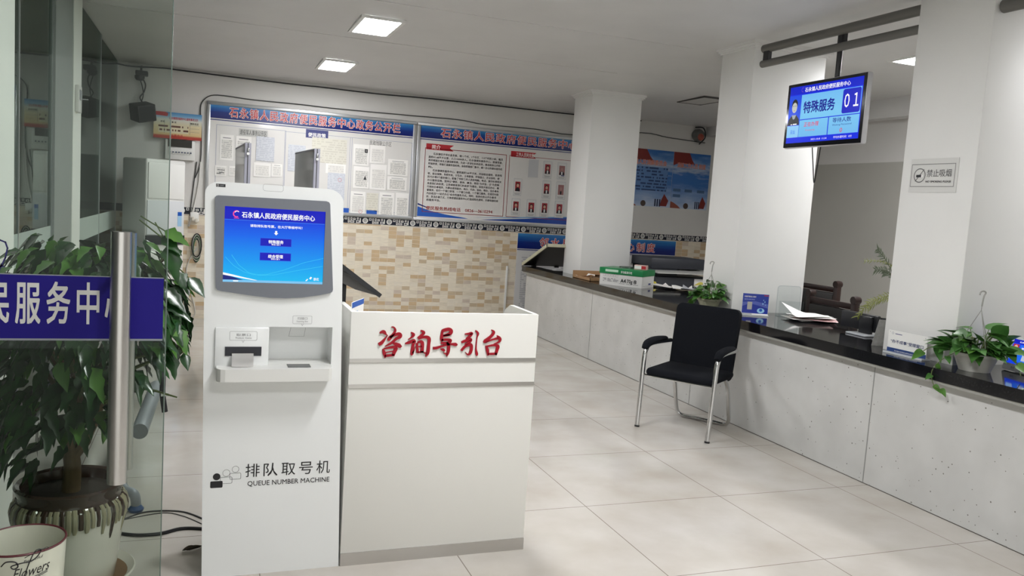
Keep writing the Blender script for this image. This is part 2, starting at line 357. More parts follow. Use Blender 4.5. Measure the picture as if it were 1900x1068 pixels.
# pillars standing through the counter line
PIL = ((3.82, 4.42, 8.01, 8.46), (3.82, 4.49, 5.25, 5.67), (3.80, 4.47, 3.22, 3.71))
for (x0, x1, y0, y1) in PIL:
    b = MB(); z1 = zc(y0)+.02
    b.box((x0, y0, 0), (x1, y1, z1), PILLAR, .006)
    zz = zc(y1)
    for k in range(3): b.box((x0-.012*(k+1), y0-.012*(k+1), zz-.014*(3-k)), (x1+.012*(k+1), y1+.012*(k+1), zz-.014*(2-k)+.03), PILLAR)
    struct(b.build('pillar'))
# glazed left wall: posts and panes
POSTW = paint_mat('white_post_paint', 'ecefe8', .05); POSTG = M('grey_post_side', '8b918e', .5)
def post(y0, y1, x0, x1, mat):
    b = MB(); b.box((x0, y0, 0), (x1, y1, zc(y0)+.02), mat); return struct(b.build('pillar'))
post(3.25, 3.86, -1.15, -.742, POSTW)
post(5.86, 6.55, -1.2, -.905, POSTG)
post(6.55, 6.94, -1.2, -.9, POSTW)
PANE = glass('tinted_wall_glass', 'b0bab5', .55); FROST = M('frosted_film', 'a9b5ae', .6)
for i, (y0, y1) in enumerate(((3.86, 4.9), (4.9, 5.86), (6.94, 8.3), (8.3, YB))):
    w = thing('window_%d' % (i+1), '', ''); del w['label'], w['category']; w['kind'] = 'structure'
    b = MB(); b.box((XL-.006, y0+.004, .03), (XL+.006, y1-.004, zc(y1)), PANE); b.build('glass_pane', w)
    b = MB(); b.box((XL+.0065, y0+.004, .99), (XL+.0075, y1-.004, 1.17), FROST); b.build('frosted_band', w)
    b = MB(); b.box((XL-.02, y0, 0), (XL+.02, y1, .03), ALU); b.box((XL-.012, y1-.012, 0), (XL+.012, y1+.0, zc(y1)), ALU); b.build('window_frame', w)
b = MB(); b.box((-.9, 6.62, 1.95), (-.872, 6.76, 2.14), LACQ2, .006); b.box((-.872, 6.64, 2.04), (-.868, 6.74, 2.11), M('grey_keypad', '8c9094', .4)); b.box((-.875, 6.752, 2.05), (-.83, 6.76, 2.057), CHROME)
tag(b.build('wall_intercom'), 'small grey intercom box on the white post of the glazed left wall', 'intercom')

# ------------------------------------------------------------------ ceiling lamps
def lamp(x0, x1, y0, y1, label, group=None, lit=True):
    zz = zc((y0+y1)/2); t = thing('ceiling_light', label, 'ceiling light', ((x0+x1)/2, (y0+y1)/2, zz-.012), 0, group)
    b = MB(); fr = WHITEP if lit else M('grey_lamp_trim', '4a4844', .6); tw = .03 if lit else .012
    z0, z1 = zz-.014, zz+.004
    for q in (((x0-tw, y0-tw), (x1+tw, y0)), ((x0-tw, y1), (x1+tw, y1+tw)), ((x0-tw, y0), (x0, y1)), ((x1, y0), (x1+tw, y1))): b.box((q[0][0], q[0][1], z0), (q[1][0], q[1][1], z1), fr)
    b.build('frame', t)
    b = MB(); b.prism(rrect(x0, y0, x1, y1, .035), (0, 0, zz-.006), X, Y, .004, M('lamp_diffuser_lit', 'f8f8fa', .5, 0, LAMP) if lit else M('lamp_diffuser_off', 'c9c7c2', .5))
    o = b.build('diffuser', t)
    for p in o.data.polygons: p.flip()
    return t
lamp(1.06, 1.335, 6.22, 6.80, 'lit ceiling light panel nearer the middle of the hall, larger in view', 'lit ceiling panels of the hall')
lamp(1.03, 1.31, 8.13, 8.71, 'lit ceiling light panel farther back, above the notice boards', 'lit ceiling panels of the hall')
for y in (4.15, 2.1, .05): lamp(1.05, 1.33, y-.31, y+.31, 'lit hall ceiling panel ahead of the kiosk, out of view', 'lit ceiling panels of the hall')
lamp(5.12, 5.42, 4.62, 5.22, 'lit ceiling light panel over the office, cut off by the nearest pillar')
lamp(5.12, 5.42, 2.2, 2.8, 'added unseen ceiling panel that brightens the office, behind the nearest pillar')  # extra panel out of view, added to lift the office wall brightness
lamp(4.93, 5.22, 7.58, 8.1, 'unlit grey ceiling light panel between the two farther pillars', None, False)

# ------------------------------------------------------------------ service counter and worktop
b = MB(); b.box((3.65, -.6, 0), (3.76, 9.14, .70), SPECK)
for y in (7.315, 5.46, 3.6, 1.75): b.box((3.6485, y-.003, 0), (3.66, y+.003, .70), M('seam_grey', '8f8f8c', .6))
b.box((3.648, -.6, 0), (3.655, 9.14, .004), M('seam_dark', '504c48', .7))
tag(b.build('service_counter'), 'long white speckled stone counter base running down the right of the hall', 'counter')
t = thing('counter_worktop', 'long polished black granite worktop on the white speckled counter', 'worktop', (3.9, 5, .70))
b = MB(); b.prism([(3.60, -.6), (4.5, -.6), (4.5, 8.6), (3.77, 8.6), (3.77, 9.18), (3.60, 9.18)], (0, 0, .78), X, Y, .064, GRANITE, [[(a-.002, c-.002), (e+.002, c-.002), (e+.002, g+.002), (a-.002, g+.002)] for a, e, c, g in PIL]); b.build('slab', t)
b = MB(); b.box((3.605, -.6, .70), (3.77, 9.16, .716), M('grey_stone_trim', '97968f', .4)); b.build('edge_trim', t)
# lift-up counter flap, hinged at the hall side
b = MB(); p0 = Vector((3.605, 9.17, .785)); p1 = Vector((4.25, 9.17, .785)); up = Vector((0, -.73, .275))
q = [p0, p1, p1+up, p0+up]; nn = up.cross(p1-p0).normalized(); nn = nn if nn.z > 0 else -nn
b.add([*q, *[c+nn*.03 for c in q]], [(0,1,2,3),(7,6,5,4),(0,4,5,1),(1,5,6,2),(2,6,7,3),(3,7,4,0)], M('dark_flap_underside', '1d1c1a', .4))
e = Vector((.014, 0, 0)); u_ = up.normalized()*.02
slab(b, p0-e-nn*.004, e, up+u_, nn*.036, M('cream_flap_edge', 'b8b49c', .5)); slab(b, p0-e+up-nn*.004, (p1-p0)+e, u_, nn*.036, M('cream_flap_edge', 'b8b49c', .5))
for x_ in (3.72, 4.02): b.box((x_, 9.14, .775), (x_+.05, 9.18, .80), BLACKP)
b.build('flap', t)

# ------------------------------------------------------------------ queue machine
KY = 3.15
def K(u, v, y=KY): p = at_y(u, v, y); return (p.x, p.z)
t = thing('queue_kiosk', 'tall white queue number machine with a blue touchscreen, left of the guide desk', 'kiosk', (.27, KY+.15, 0))
bl, br_, tl, tr = (.017, 0), (.531, 0), (-.008, 1.45), (.487, 1.45)
outline = [br_, tr] + [(.487-.05+.05*math.cos(a)-.002*k, 1.45+.048*math.sin(a)) for k, a in enumerate([.3, .6, .9, 1.2, 1.57])] + [(-.009+.05-.05*math.cos(a), 1.45+.048*math.sin(a)) for a in (1.57, 1.2, .9, .6, .3)] + [tl, bl]
hole = [K(500, 606), K(617, 606), K(619, 682), K(500, 682)]; hz0 = min(hole[2][1], hole[3][1])
hx0, hx1, hz1 = hole[0][0], hole[1][0], hole[0][1]
b = MB(); b.prism(outline, (0, KY, 0), X, Z, .11, LACQ, [[(hx0, hz0), (hx1, hz0), (hx1, hz1), (hx0, hz1)]])
b.prism(outline, (0, KY+.11, 0), X, Z, .2, LACQ)
fk = Face(b, (0, KY, 0), X, Z, 1, 1)
# printed words and marks on the front
def kp(u, v): return K(u, v)
c = kp(401, 346); c2 = kp(418, 337)
fk.rect(c[0], c[1], c[0]+.032, c[1]+.011, M('black_label', '1b1c22', .3)); fk.ring(c[0]+.006, c[1]+.0055, .003, .001, WHITEINK, .001, seg=10); fk.rect(c[0]+.013, c[1]+.004, c[0]+.026, c[1]+.007, GREYINK, .001)
c = kp(488, 353); c2 = kp(526, 344); P = rrect(c[0], c[1]-.001, c2[0], c2[1]+.001, .009); fk.line(P, .0008, GREYINK, .0006, True)
o = kp(455, 886); e = kp(613, 876); dirx = (Vector((e[0], 0, e[1]))-Vector((o[0], 0, o[1]))).normalized()
wd = e[0]-o[0]
b.text('排队取号机', (o[0], KY, o[1]+.004), X, Z, .059, INK, None, 'l', .004) if False else None
for i, ch in enumerate('排队取号机'):
    b.text(ch, (o[0]+i*(wd-.055)/4, KY, o[1]+.007), X, Z, .056, INK, .052, 'l', .002)
o2 = kp(459, 901); e2 = kp(611, 889)
b.text('QUEUE NUMBER MACHINE', (o2[0], KY, o2[1]), X, Z, .027, INK, e2[0]-o2[0], 'l', .006)
def person_mark(u, v, s, fill):
    c = kp(u, v); r = .0135*s
    pts = rrect(c[0]-.022*s, c[1]-.045*s, c[0]+.022*s, c[1]-.019*s, .004)
    if fill: fk.disc(c[0], c[1]-.002, r, INK); b.prism(pts, (0, KY-.0007, 0), X, Z, 0, INK)
    else:
        b.prism(pts, (0, KY-.0002*fill_l, 0), X, Z, 0, LACQ); fk.line(pts, .0011, INK, .0009, True)
        fk.disc(c[0], c[1]-.002, r, LACQ, .0002*fill_l); fk.ring(c[0], c[1]-.002, r, .0011, INK, .0009)
fill_l = 1; person_mark(437, 869, .9, False); fill_l = 2; person_mark(420, 876, .95, False); person_mark(402, 883, 1, True)
for (u0, v0, u1, v1, ut, big, small) in ((426, 630, 477, 614, 451, '取票口', 'Ticket Gate'), (543, 600, 579, 586, 561, '扫描口', 'Scanning Slot')):
    c, c2 = kp(u0, v0), kp(u1, v1); yy = -.0095 if u0 < 500 else 0
    b2p = rrect(c[0], c[1], c2[0], c2[1], .004)
    fk.line(b2p, .0008, GREYINK, .0006-yy, True); m = kp(ut, v0)
    fk.line([(m[0]-.004, c[1]), (m[0], c[1]-.008), (m[0]+.004, c[1])], .0009, GREYINK, .0007-yy)
    cx = (c[0]+c2[0])/2; w_ = c2[0]-c[0]
    b.text(big, (cx, KY+yy, c[1]+.0165), X, Z, .0105, GREYINK, w_*.52, 'c', 0); b.text(small, (cx, KY+yy, c[1]+.006), X, Z, .0085, GREYINK, w_*.6, 'c', 0)
kbody = b.build('body', t)
# grey bezel with a bowed lower edge
P = [K(*q) for q in ((399, 366), (401, 363), (405, 362), (605, 373), (610, 375), (612, 379), (617, 536), (616, 540), (611, 543), (590, 547), (560, 551), (530, 552.5), (500, 551.5), (470, 548), (440, 543.5), (410, 539), (403, 537), (400, 533))][::-1]
scr = [K(*q) for q in ((413, 522), (602, 522), (600, 389), (413, 380))]; sx0, sz0 = scr[0][0], min(scr[0][1], scr[1][1]); sx1 = (scr[1][0]+scr[2][0])/2; sz1 = scr[3][1]-.003
b = MB(); b.prism(P, (0, KY-.012, 0), X, Z, .012, GREYBEZ, [[(sx0, sz0), (sx1, sz0), (sx1, sz1), (sx0, sz1)]]); b.build('screen_bezel', t)
b = MB(); f = Face(b, (sx0, KY-.003, sz0), X, Z, sx1-sx0, sz1-sz0)
SG = gradient_mat('kiosk_screen_glow', [(0, '18bdf2'), (.3, '0b96f0'), (.62, '0a66ea'), (.84, '0a3fdd'), (1, '0a1fc4')], 2, SCRN)
f.rect(0, 0, 1, 1, SG, 0)
WL = E('white', 'ffffff'); f.rect(0, .83, 1, 1, E('deep_blue', '0a18bd'), .0003); f.rect(0, .822, 1, .832, E('header_line', '2f6fe8'), .0004)
f.text('石永镇人民政府便民服务中心', .165, .868, .082, WL, .73, 'l', .022)
f.ring(.115, .905, .011, .004, E('pink', 'ff4f9a'), .0006, .9, 5.2); f.ring(.12, .912, .008, .0022, WL, .0008, .7, 2.8); f.rect(.09, .845, .14, .852, E('pink', 'ff4f9a'), .0006)
f.text('请取排队取号票，在大厅等候呼叫！', .25, .745, .04, WL, .52, 'l', .02)
f.poly([(.498, .705), (.518, .705), (.518, .675), (.53, .675), (.508, .645), (.486, .675), (.498, .675)], WL)
for v, s_ in ((.5, '特殊服务'), (.305, '综合受理')):
    f.rect(.352, v-.005, .667, v+.105, E('button_rim', '2a62ee'), .0005); f.rect(.356, v, .663, v+.1, E('button', '0a10b8'), .0007)
    f.text(s_, .51, v+.036, .05, WL, .15, 'c', .025, .0012); f.text('等待人数 0', .51, v+.01, .022, WL, .09, 'c', .02, .0012)
f.rect(0, 0, 1, .03, E('taskbar', '7fc4ef'), .0005); f.rect(.1, .008, .15, .022, WL, .0008)
f.poly([(0, .03), (.2, .03), (.08, .075), (0, .095)], E('dusk', '10207a'), .0004); f.poly([(0, .095), (.1, .073), (.2, .05), (.31, .03), (.34, .03), (.2, .068), (.1, .098), (0, .125)], WL, .0006)
for pts in ([(.02, .33), (.1, .22), (.2, .14), (.3, .105), (.42, .11), (.6, .18), (.8, .29), (1, .36)], [(.08, .36), (.15, .23), (.25, .13), (.35, .1), (.5, .11), (.7, .17), (1, .25)]): f.line(pts, .0012, E('wave', '3fd0f8'), .0005)
f.poly([(.82, .04), (.835, .04), (.85, .065), (.84, .07)], WL); f.poly([(.86, .075), (.875, .06), (.89, .09), (.875, .1)], WL); f.text('静优', .905, .05, .045, WL, .055, 'l', .01)
b.build('screen', t)
# moulded lower console: raised ticket side and the projecting tray
b = MB(); c = K(397, 684); c2 = K(499, 607); b.box((c[0], KY-.009, c[1]), (hx0, KY, c2[1]), LACQ, .004)
tp = None
slot = (K(417, 659), K(485, 642)); tp = b.build('ticket_panel', t); b = MB(); b.box((slot[0][0], KY-.012, slot[0][1]), (slot[1][0], KY-.008, slot[1][1]), M('black_slot_plate', '1a1c26', .35)); b.box((slot[0][0]+.018, KY-.0125, slot[0][1]+.008), (slot[1][0]-.018, KY-.011, slot[0][1]+.013), INK)
b.build('ticket_slot', tp)
TF = KY-.085
c = K(401, 709, TF); c2 = K(617, 684, TF); tx0, tx1, tz0, tz1 = c[0], c2[0], c[1]-.001, c2[1]
b = MB(); pl_ = [(tx0, KY), (tx0, TF+.03)]+[(tx0+.03-.03*math.cos(a), TF+.03-.03*math.sin(a)) for a in (.5, 1., 1.57)]+[(tx1-.012, TF), (tx1, TF+.012), (hx1, KY)]
b.prism(pl_, (0, 0, tz1), X, Y, tz1-tz0, LACQ2)
b.prism([(hx0, KY), (hx1, KY), (hx1, KY+.11), (hx0, KY+.11)], (0, 0, tz1+.0005), X, Y, tz1-hz0+.004 if tz1 > hz0 else .004, LACQ2)
tray = b.build('tray', t)
b = MB(); c = at_z(534, 681, tz1+.001); c2 = at_z(587, 671, tz1+.001); c3 = at_z(580, 671, tz1+.001); c4 = at_z(538, 671.5, tz1+.001)
b.box((c.x, min(c.y, KY+.03), tz1+.0006), (c.x+.085, c.y+.055, tz1+.0022), M('scanner_glass', '3b3d40', .15)); b.build('scanner_window', tray)
b = MB(); fr = Face(b, (hx0, KY+.1095, hz0), X, Z, hx1-hx0, hz1-hz0)
fr.line([(.38, .88), (.35, .66)], .0009, GREYINK); fr.line([(.35, .66), (.6, .66)], .0006, GREYINK); fr.line([(.6, .66), (.62, .88)], .0009, GREYINK); b.build('access_hatch', t)
b = MB(); xs0, xs1 = K(430, 655)[0], K(470, 655)[0]; zt = slot[0][1]+.010
rows = [(KY-.013, zt), (KY-.022, zt-.004), (KY-.03, zt-.016), (KY-.036, zt-.036), (KY-.042, tz1+.002)]
vs = []; 
for y_, z_ in rows: vs += [(xs0, y_, z_), (xs1, y_, z_)]
b.add(vs, [(2*i, 2*i+1, 2*i+3, 2*i+2) for i in range(len(rows)-1)]+[(2*i+2, 2*i+3, 2*i+1, 2*i) for i in range(len(rows)-1)], PAPER, True)
tkt = b.build('ticket', tp); tkt['label'] = 'white paper ticket curling out of the slot'

# ------------------------------------------------------------------ guide desk
dl, dr, dt = .536, 1.326, 1.031
t = thing('guide_desk', 'white guide desk with red Chinese lettering, right of the queue machine', 'desk', (.93, KY+.25, 0))
b = MB(); b.box((dl, KY, .0), (dr, KY+.02, dt), MEL, .002); b.build('front_panel', t)
for x0, x1 in ((dl, dl+.02), (dr-.02, dr)):
    b = MB(); b.prism([(KY+.02, 0), (KY+.5, 0), (KY+.5, dt-.16), (KY+.36, dt-.03), (KY+.3, dt), (KY+.02, dt)], (x1, 0, 0), Y, Z, x1-x0, MEL); b.build('side_panel', t)
b = MB(); b.box((dl+.02, KY+.02, .76), (dr-.02, KY+.5, .785), MEL); b.build('desktop', t)
b = MB(); b.box((dl+.02, KY+.2, .2), (dr-.02, KY+.48, .22), MEL); b.build('shelf', t)
for v0, v1 in (((649, 663, 671)), (649, 709, 717)) and ((664, 671), (710, 717)):
    z0, z1 = at_y(820, v1, KY).z, at_y(820, v0, KY).z
    b = MB(); b.box((dl+.002, KY-.004, z0), (dr-.002, KY, z1), STEEL); b.build('metal_strip', t)
b = MB(); b.box((dl, KY-.005, 0), (dr, KY, .052), STEEL); b.build('metal_plinth', t)
ST = {  # brush strokes of the five red letters: x, y, breadth
 1: [[(165,185,14),(190,172,26),(218,172,36),(246,203,14),(268,215,5)], [(150,330,30),(190,305,32),(235,250,16),(262,220,5)], [(312,112,8),(332,108,12),(352,122,16),(360,155,22),(330,205,24),(285,255,36),(272,283,18)], [(290,240,20),(350,208,26),(412,197,34),(422,228,34),(370,258,26),(310,310,24),(230,352,6)], [(330,312,18),(370,325,34),(418,345,42),(436,338,20)], [(205,385,16),(222,440,34),(232,496,10)], [(215,382,12),(330,362,26),(368,375,36),(345,430,34),(332,468,28)], [(225,472,24),(345,460,22)], [(240,428,8),(335,412,8)]],
 2: [[(560,175,10),(588,205,34),(562,240,16),(522,265,5)], [(485,318,12),(530,305,28),(598,282,34),(584,330,30),(570,440,34),(575,462,12)], [(575,440,20),(600,390,8),(612,352,4)], [(680,152,14),(718,175,30),(700,205,26),(640,247,14)], [(650,262,10),(720,235,24),(782,250,36),(780,330,32),(768,430,34),(740,482,8)], [(755,445,22),(702,420,5)], [(632,310,24),(640,432,26)], [(640,302,16),(698,302,34),(694,432,34)], [(650,357,12),(695,352,12)], [(640,427,16),(718,418,18)]],
 3: [[(945,168,16),(965,152,30),(1035,137,34),(1062,160,38),(1045,195,34),(965,222,22)], [(950,165,24),(942,255,32),(955,285,22)], [(960,216,16),(1045,204,18)], [(940,272,22),(1010,268,24),(1055,277,30),(1020,312,28),(935,310,20)], [(834,375,26),(880,371,26),(960,345,18),(1060,325,20),(1122,328,34),(1140,322,12)], [(1005,300,18),(1030,340,32),(1025,420,32),(1006,478,10)], [(1012,452,24),(962,432,5)], [(930,387,12),(962,395,30),(980,412,18)]],
 4: [[(1235,197,10),(1290,194,24),(1322,187,28),(1300,220,28),(1250,257,12)], [(1192,302,18),(1230,288,28),(1305,264,30),(1298,292,26),(1238,332,18)], [(1190,405,22),(1240,352,26),(1300,330,30),(1318,350,32),(1308,420,32),(1276,456,18),(1240,425,6)], [(1370,152,12),(1400,190,24),(1386,250,12),(1375,380,16),(1385,448,28),(1380,470,8)]],
 5: [[(1570,145,8),(1600,175,28),(1560,230,28),(1490,287,38),(1466,292,12)], [(1495,302,16),(1580,268,14),(1655,250,28)], [(1640,215,6),(1662,240,32),(1678,268,32),(1658,300,18),(1600,322,6)], [(1498,345,12),(1520,400,34),(1525,468,14)], [(1512,352,16),(1600,337,22),(1648,350,38),(1638,400,32),(1622,458,28)], [(1520,447,20),(1635,445,24)]]}
b = MB()
for gl in ST.values():
    for st in gl:
        pts = [Vector((*K(680+x/6.786, 590+y/6.786), w_/6.786*(KY/1508)*1.3)) for x, y, w_ in st]; fine = smooth_path(pts, 5)
        L_, R_ = [], []
        for i, p in enumerate(fine):
            a = fine[max(i-1, 0)]; c = fine[min(i+1, len(fine)-1)]; d = Vector((c.x-a.x, c.y-a.y)); d = d.normalized() if d.length else Vector((1, 0)); n_ = Vector((-d.y, d.x))*max(p.z, .0006)/2
            L_.append((p.x+n_.x, p.y+n_.y)); R_.append((p.x-n_.x, p.y-n_.y))
        k = len(fine); F0 = [(x, KY-.006, z) for x, z in L_+R_]; B0 = [(x, KY, z) for x, z in L_+R_]
        fs = [(i, i+1, k+i+1, k+i) for i in range(k-1)]
        b.add(F0+B0, fs+[(i, i+2*k, i+1+2*k, i+1) for i in range(k-1)]+[(k+i, k+i+1, 3*k+i+1, 3*k+i) for i in range(k-1)]+[(0, k, 3*k, 2*k), (k-1, 3*k-1, 4*k-1, 2*k-1)], REDL)
lt = b.build('lettering', t); lt['label'] = 'raised red brush-style Chinese letters'

# things on the guide desk
t = thing('touch_monitor', 'black monitor on a stand tilted back behind the guide desk, seen edge on', 'monitor', (.72, 3.48, .786))
n = Vector((1, 0, 0)); a0 = at_y(634, 488, 3.47); a1 = at_y(709, 546, 3.47)
ax = Vector((a1.x-a0.x, 0, a1.z-a0.z)); ln = ax.length+.06; ax.normalize(); st_ = a0-ax*.06; dn = Vector((-ax.z, 0, ax.x)); dn = -dn if dn.z > 0 else dn
b = MB(); dep = Vector((0, .27, 0))
slab(b, st_, ax*ln, dep, dn*.018, BLACKP); b.build('screen_panel', t)
b = MB(); o_ = st_+ax*.02+dn*.018+Vector((0, .03, 0)); b.add([o_, o_+ax*(ln-.03), o_+ax*(ln-.03)+dep*.8, o_+dep*.8, o_+ax*.03+dn*.06, o_+ax*(ln-.12)+dn*.035, o_+ax*(ln-.12)+dn*.035+dep*.75, o_+ax*.03+dn*.06+dep*.75], [(0,1,2,3),(7,6,5,4),(0,4,5,1),(1,5,6,2),(2,6,7,3),(3,7,4,0)], M('dark_grey_back', '4a4846', .5)); b.build('back_cover', t)
hp = st_+ax*.09+dn*.035+dep*.5
b = MB(); b.box((hp.x-.005, hp.y-.05, .79), (hp.x+.035, hp.y+.05, hp.z-.01), BLACKP, .004); b.tube([(hp.x+.01, hp.y-.07, hp.z-.01), (hp.x+.01, hp.y+.07, hp.z-.01)], .022, BLACKP, 12); b.box((hp.x-.015, hp.y-.09, .786), (hp.x+.15, hp.y+.09, .797), BLACKP, .003); b.build('stand', t)
b = MB(); c = at_y(646, 563, 3.2); c2 = at_y(668, 577, 3.2)
c.x += .014; fo = Vector((c.x, 3.19, .9)); d_ = Vector((.075, .16, 0)); dx = d_.normalized(); f = Face(b, fo, dx, Z, d_.length, c.z-.895)
b.prism([(0, 0), (f.w, 0), (f.w, f.h), (0, f.h)], fo, dx, Z, .003, PAPER); f.rect(0, .86, 1, 1, BLUEP); f.rect(.08, .5, .5, .75, M('pale_blue_print', '9db6d2', .4)); b.box((c.x-.005, 3.185, .786), (c.x+.085, 3.36, .9), glass('clear_acrylic', 'f7f9f9', .45))
tag(b.build('card_holder'), 'small holder with a blue and white card inside the guide desk top', 'card holder')

# ------------------------------------------------------------------ black visitor chair with chrome legs
t = thing('visitor_chair', 'black fabric armchair with chrome tube legs standing before the counter', 'chair', (3.015, 4.69, 0), math.atan2(.84, -.544))
b = MB(); b.box((-.248, -.43, .375), (.248, -.025, .432), FABRIC, .028, None, 4)
for v in b.v:
    k = (v.y+.43)/.405; v.z += -.012*(1-abs(v.x)/.25) + .012*math.sin(k*3) - (.012 if k > .9 else 0)
b.build('seat', t, False)
b = MB(); T = Matrix.Translation((0, -.405, .35)) @ Matrix.Rotation(math.radians(8), 4, 'X')
b.prism(rrect(-.24, 0, .24, .515, .045), (0, .03, 0), -X, Z, .05, FABRIC)
b.v = [T @ Vector((v.x*(.97+.03*max(0, v.z)/.515), v.y+.018*(1-(v.x/.24)**2)*-1 + .012*math.sin(v.z*7), v.z)) for v in b.v]
b.build('backrest', t, False)
for s in (-1, 1):
    leg = smooth_path([(s*.262, 0, 0), (s*.265, -.018, .25), (s*.267, -.035, .48), (s*.267, -.055, .545), (s*.266, -.1, .575), (s*.262, -.2, .583), (s*.25, -.41, .58)], 5)
    b = MB(); b.tube(leg, .0165, CHROME, 12); lg = b.build('leg_and_arm_tube', t, False)
    b = MB(); pad = smooth_path([(s*.268, -.035, .555), (s*.268, -.07, .588), (s*.266, -.14, .602), (s*.262, -.24, .606), (s*.256, -.33, .603)], 4); b.tube(pad, [.02+.012*math.sin(PI*min(1, (i+2)/(len(pad)+2))) for i in range(len(pad))], FABRIC, 12, sy=.7); b.build('arm_pad', lg, False)
    b = MB(); b.tube([(s*.262, 0, 0), (s*.262, -.001, .012)], .0178, BLACKP, 12); b.build('foot_cap', lg, False)
rear = smooth_path([(-.205, -.36, .375), (-.205, -.43, .3), (-.205, -.49, .12), (-.2, -.515, .045), (-.165, -.525, .016), (-.08, -.527, .015), (.08, -.527, .015), (.165, -.525, .016), (.2, -.515, .045), (.205, -.49, .12), (.205, -.43, .3), (.205, -.36, .375)], 4)
b = MB(); b.tube(rear, .0145, CHROME, 12); b.tube([(-.262, -.03, .37), (.262, -.03, .37)], .008, CHROME, 8); b.tube([(-.205, -.36, .372), (-.2, -.08, .372)], .011, CHROME, 8); b.tube([(.205, -.36, .372), (.2, -.08, .372)], .011, CHROME, 8); b.build('rear_leg_frame', t, False)

# ------------------------------------------------------------------ notice boards on the back wall
YW = YB-.004
def WP(u, v, y=YB): p = at_y(u, v, y); return p.x, p.z
BLUEHEAD = gradient_mat('blue_header_print', [(0, '0f1a66'), (.4, '102a78'), (.65, '184c98'), (.88, '2a72b4'), (1, '4a92c4')], 2, 0, .2, .5)
def board(label, x0, x1, z0, z1, title, tu0, tu1, hz, hband):
    t = thing('notice_board', label, 'notice board', ((x0+x1)/2, YB-.02, z0), 0, 'aluminium framed notice boards')
    b = MB(); b.box((x0+.02, YB-.012, z0+.02), (x1-.02, YB, z1-.02), M('board_white', 'dcdad6', .18, 0, None, .5, .3)); b.build('panel', t)
    b = MB(); w_ = .038
    for a, c in (((x0, z0), (x1, z0+w_)), ((x0, z1-w_), (x1, z1)), ((x0, z0+w_), (x0+w_, z1-w_)), ((x1-w_, z0+w_), (x1, z1-w_))): b.box((a[0], YB-.03, a[1]), (c[0], YB, c[1]), ALU, .006)
    b.build('frame', t)
    b = MB(); b.box((x0+w_, YB-.0145, hz), (x1-w_, YB-.012, hz+hband), BLUEHEAD); b.build('header_band', t)
    b = MB(); b.box((x0+w_, YB-.0135, hz-.022), (x1-w_, YB-.012, hz-.012), NAVY)
    step = (tu1-tu0)/len(title); hh = .118
    for i, ch in enumerate(title):
        if ch == ' ': continue
        o_ = (tu0+i*step, YB-.0145, hz+.035)
        b.text(ch, o_, X, Z, hh, WHITEINK, step*.93, 'l', .045, .0006); b.text(ch, (o_[0]+.006, o_[1], o_[2]), X, Z, hh, RED, step*.93-.012, 'l', .014, .0024)
    b.build('header_lettering', t)
    return t
zt1 = WP(600, 215)[1]
t1 = board('left notice board behind the queue machine, covered with pinned papers', -.03, 2.33, 1.25, 2.425, '石永镇人民政府便民服务中心政务公开栏', WP(425, 205)[0], WP(744, 240)[0], 2.243, .142)
t2 = board('right notice board with the red framed text and staff photo cards', 2.345, 4.95, 1.245, 2.425, '石永镇人民政府便民服务中心', WP(817, 245)[0], WP(817, 245)[0]+1.846, 2.243, .142)
# printed face of the left board
b = MB(); f = Face(b, (0, YB-.012, 0), X, Z, 1, 1)
for (u0, v0, u1, v1) in ((402, 231, 524, 420), (529, 244, 646, 420), (650, 255, 757, 407)):
    a, c = WP(u0, v0), WP(u1, v1); f.frame(a[0], max(c[1], 1.32), c[0], a[1], .0035, M('thin_blue_line', '7f88a6', .4), .0015)
a = WP(567, 254); c = WP(609, 243); f.rect(a[0], a[1]-.005, c[0], c[1]+.0, NAVY, .0022); b.text('便民政策', ((a[0]+c[0])/2, YB-.0142, a[1]+.012), X, Z, .05, WHITEINK, .2, 'c', .02)
a = WP(443, 248); f.rect(a[0], a[1]-.02, a[0]+.31, a[1]+.06, M('pale_grey_label', 'bdbdb9', .5), .0022); b.text('退役军人事务公示区', (a[0]+.155, YB-.0142, a[1]-.002), X, Z, .062, INK, .285, 'c', 0)
a = WP(684, 268); f.rect(a[0], a[1]-.01, a[0]+.28, a[1]+.06, M('board_label', 'd8d6d2', .5), .0022); b.text('民政残联公示区', (a[0]+.14, YB-.0142, a[1]+.002), X, Z, .06, INK, .26, 'c', 0)
for (u0, v0, u1, v1) in ((625, 386, 647, 398), (679, 390, 699, 400), (694, 383, 699, 392)):
    a, c = WP(u0, v1), WP(u1, v0); f.rect(a[0], a[1], c[0], c[1], BLUEP, .0018)
b.build('printed_face', t1)
# printed face of the right board
b = MB(); f = Face(b, (0, YB-.012, 0), X, Z, 1, 1)
def flag(u0, v0, u1, v1, s_, tw):
    a, c = WP(u0, v1), WP(u1, v0); zc_ = (WP(u0, v0)[1]+WP(u0, v1)[1])/2; h_ = .036; x0, x1 = a[0], c[0]
    f.poly([(x0, zc_-h_), (x1, zc_-h_), (x1-.05, zc_), (x1, zc_+h_), (x0, zc_+h_)], RED, .0018); b.text(s_, (x0+.07, YB-.014, zc_-.022), X, Z, .055, WHITEINK, tw, 'l', .01)
flag(790, 264, 842, 278, '简介', .11); flag(947, 279, 995, 291, '工作人员网支图', .24)
a, c = WP(789, 274), WP(935, 405); DR = M('dark_red_line', '8e2b2b', .4)
x0, x1, z1_, z0_ = WP(789, 274)[0], WP(939, 290)[0], WP(789, 274)[1], WP(784, 392)[1]; f.frame(x0, z0_, x1, z1_, .007, DR, .0018)
xb0 = WP(945, 292)[0]; f.frame(xb0, z0_-.0, 4.55, z1_-.0, .006, DR, .0018)
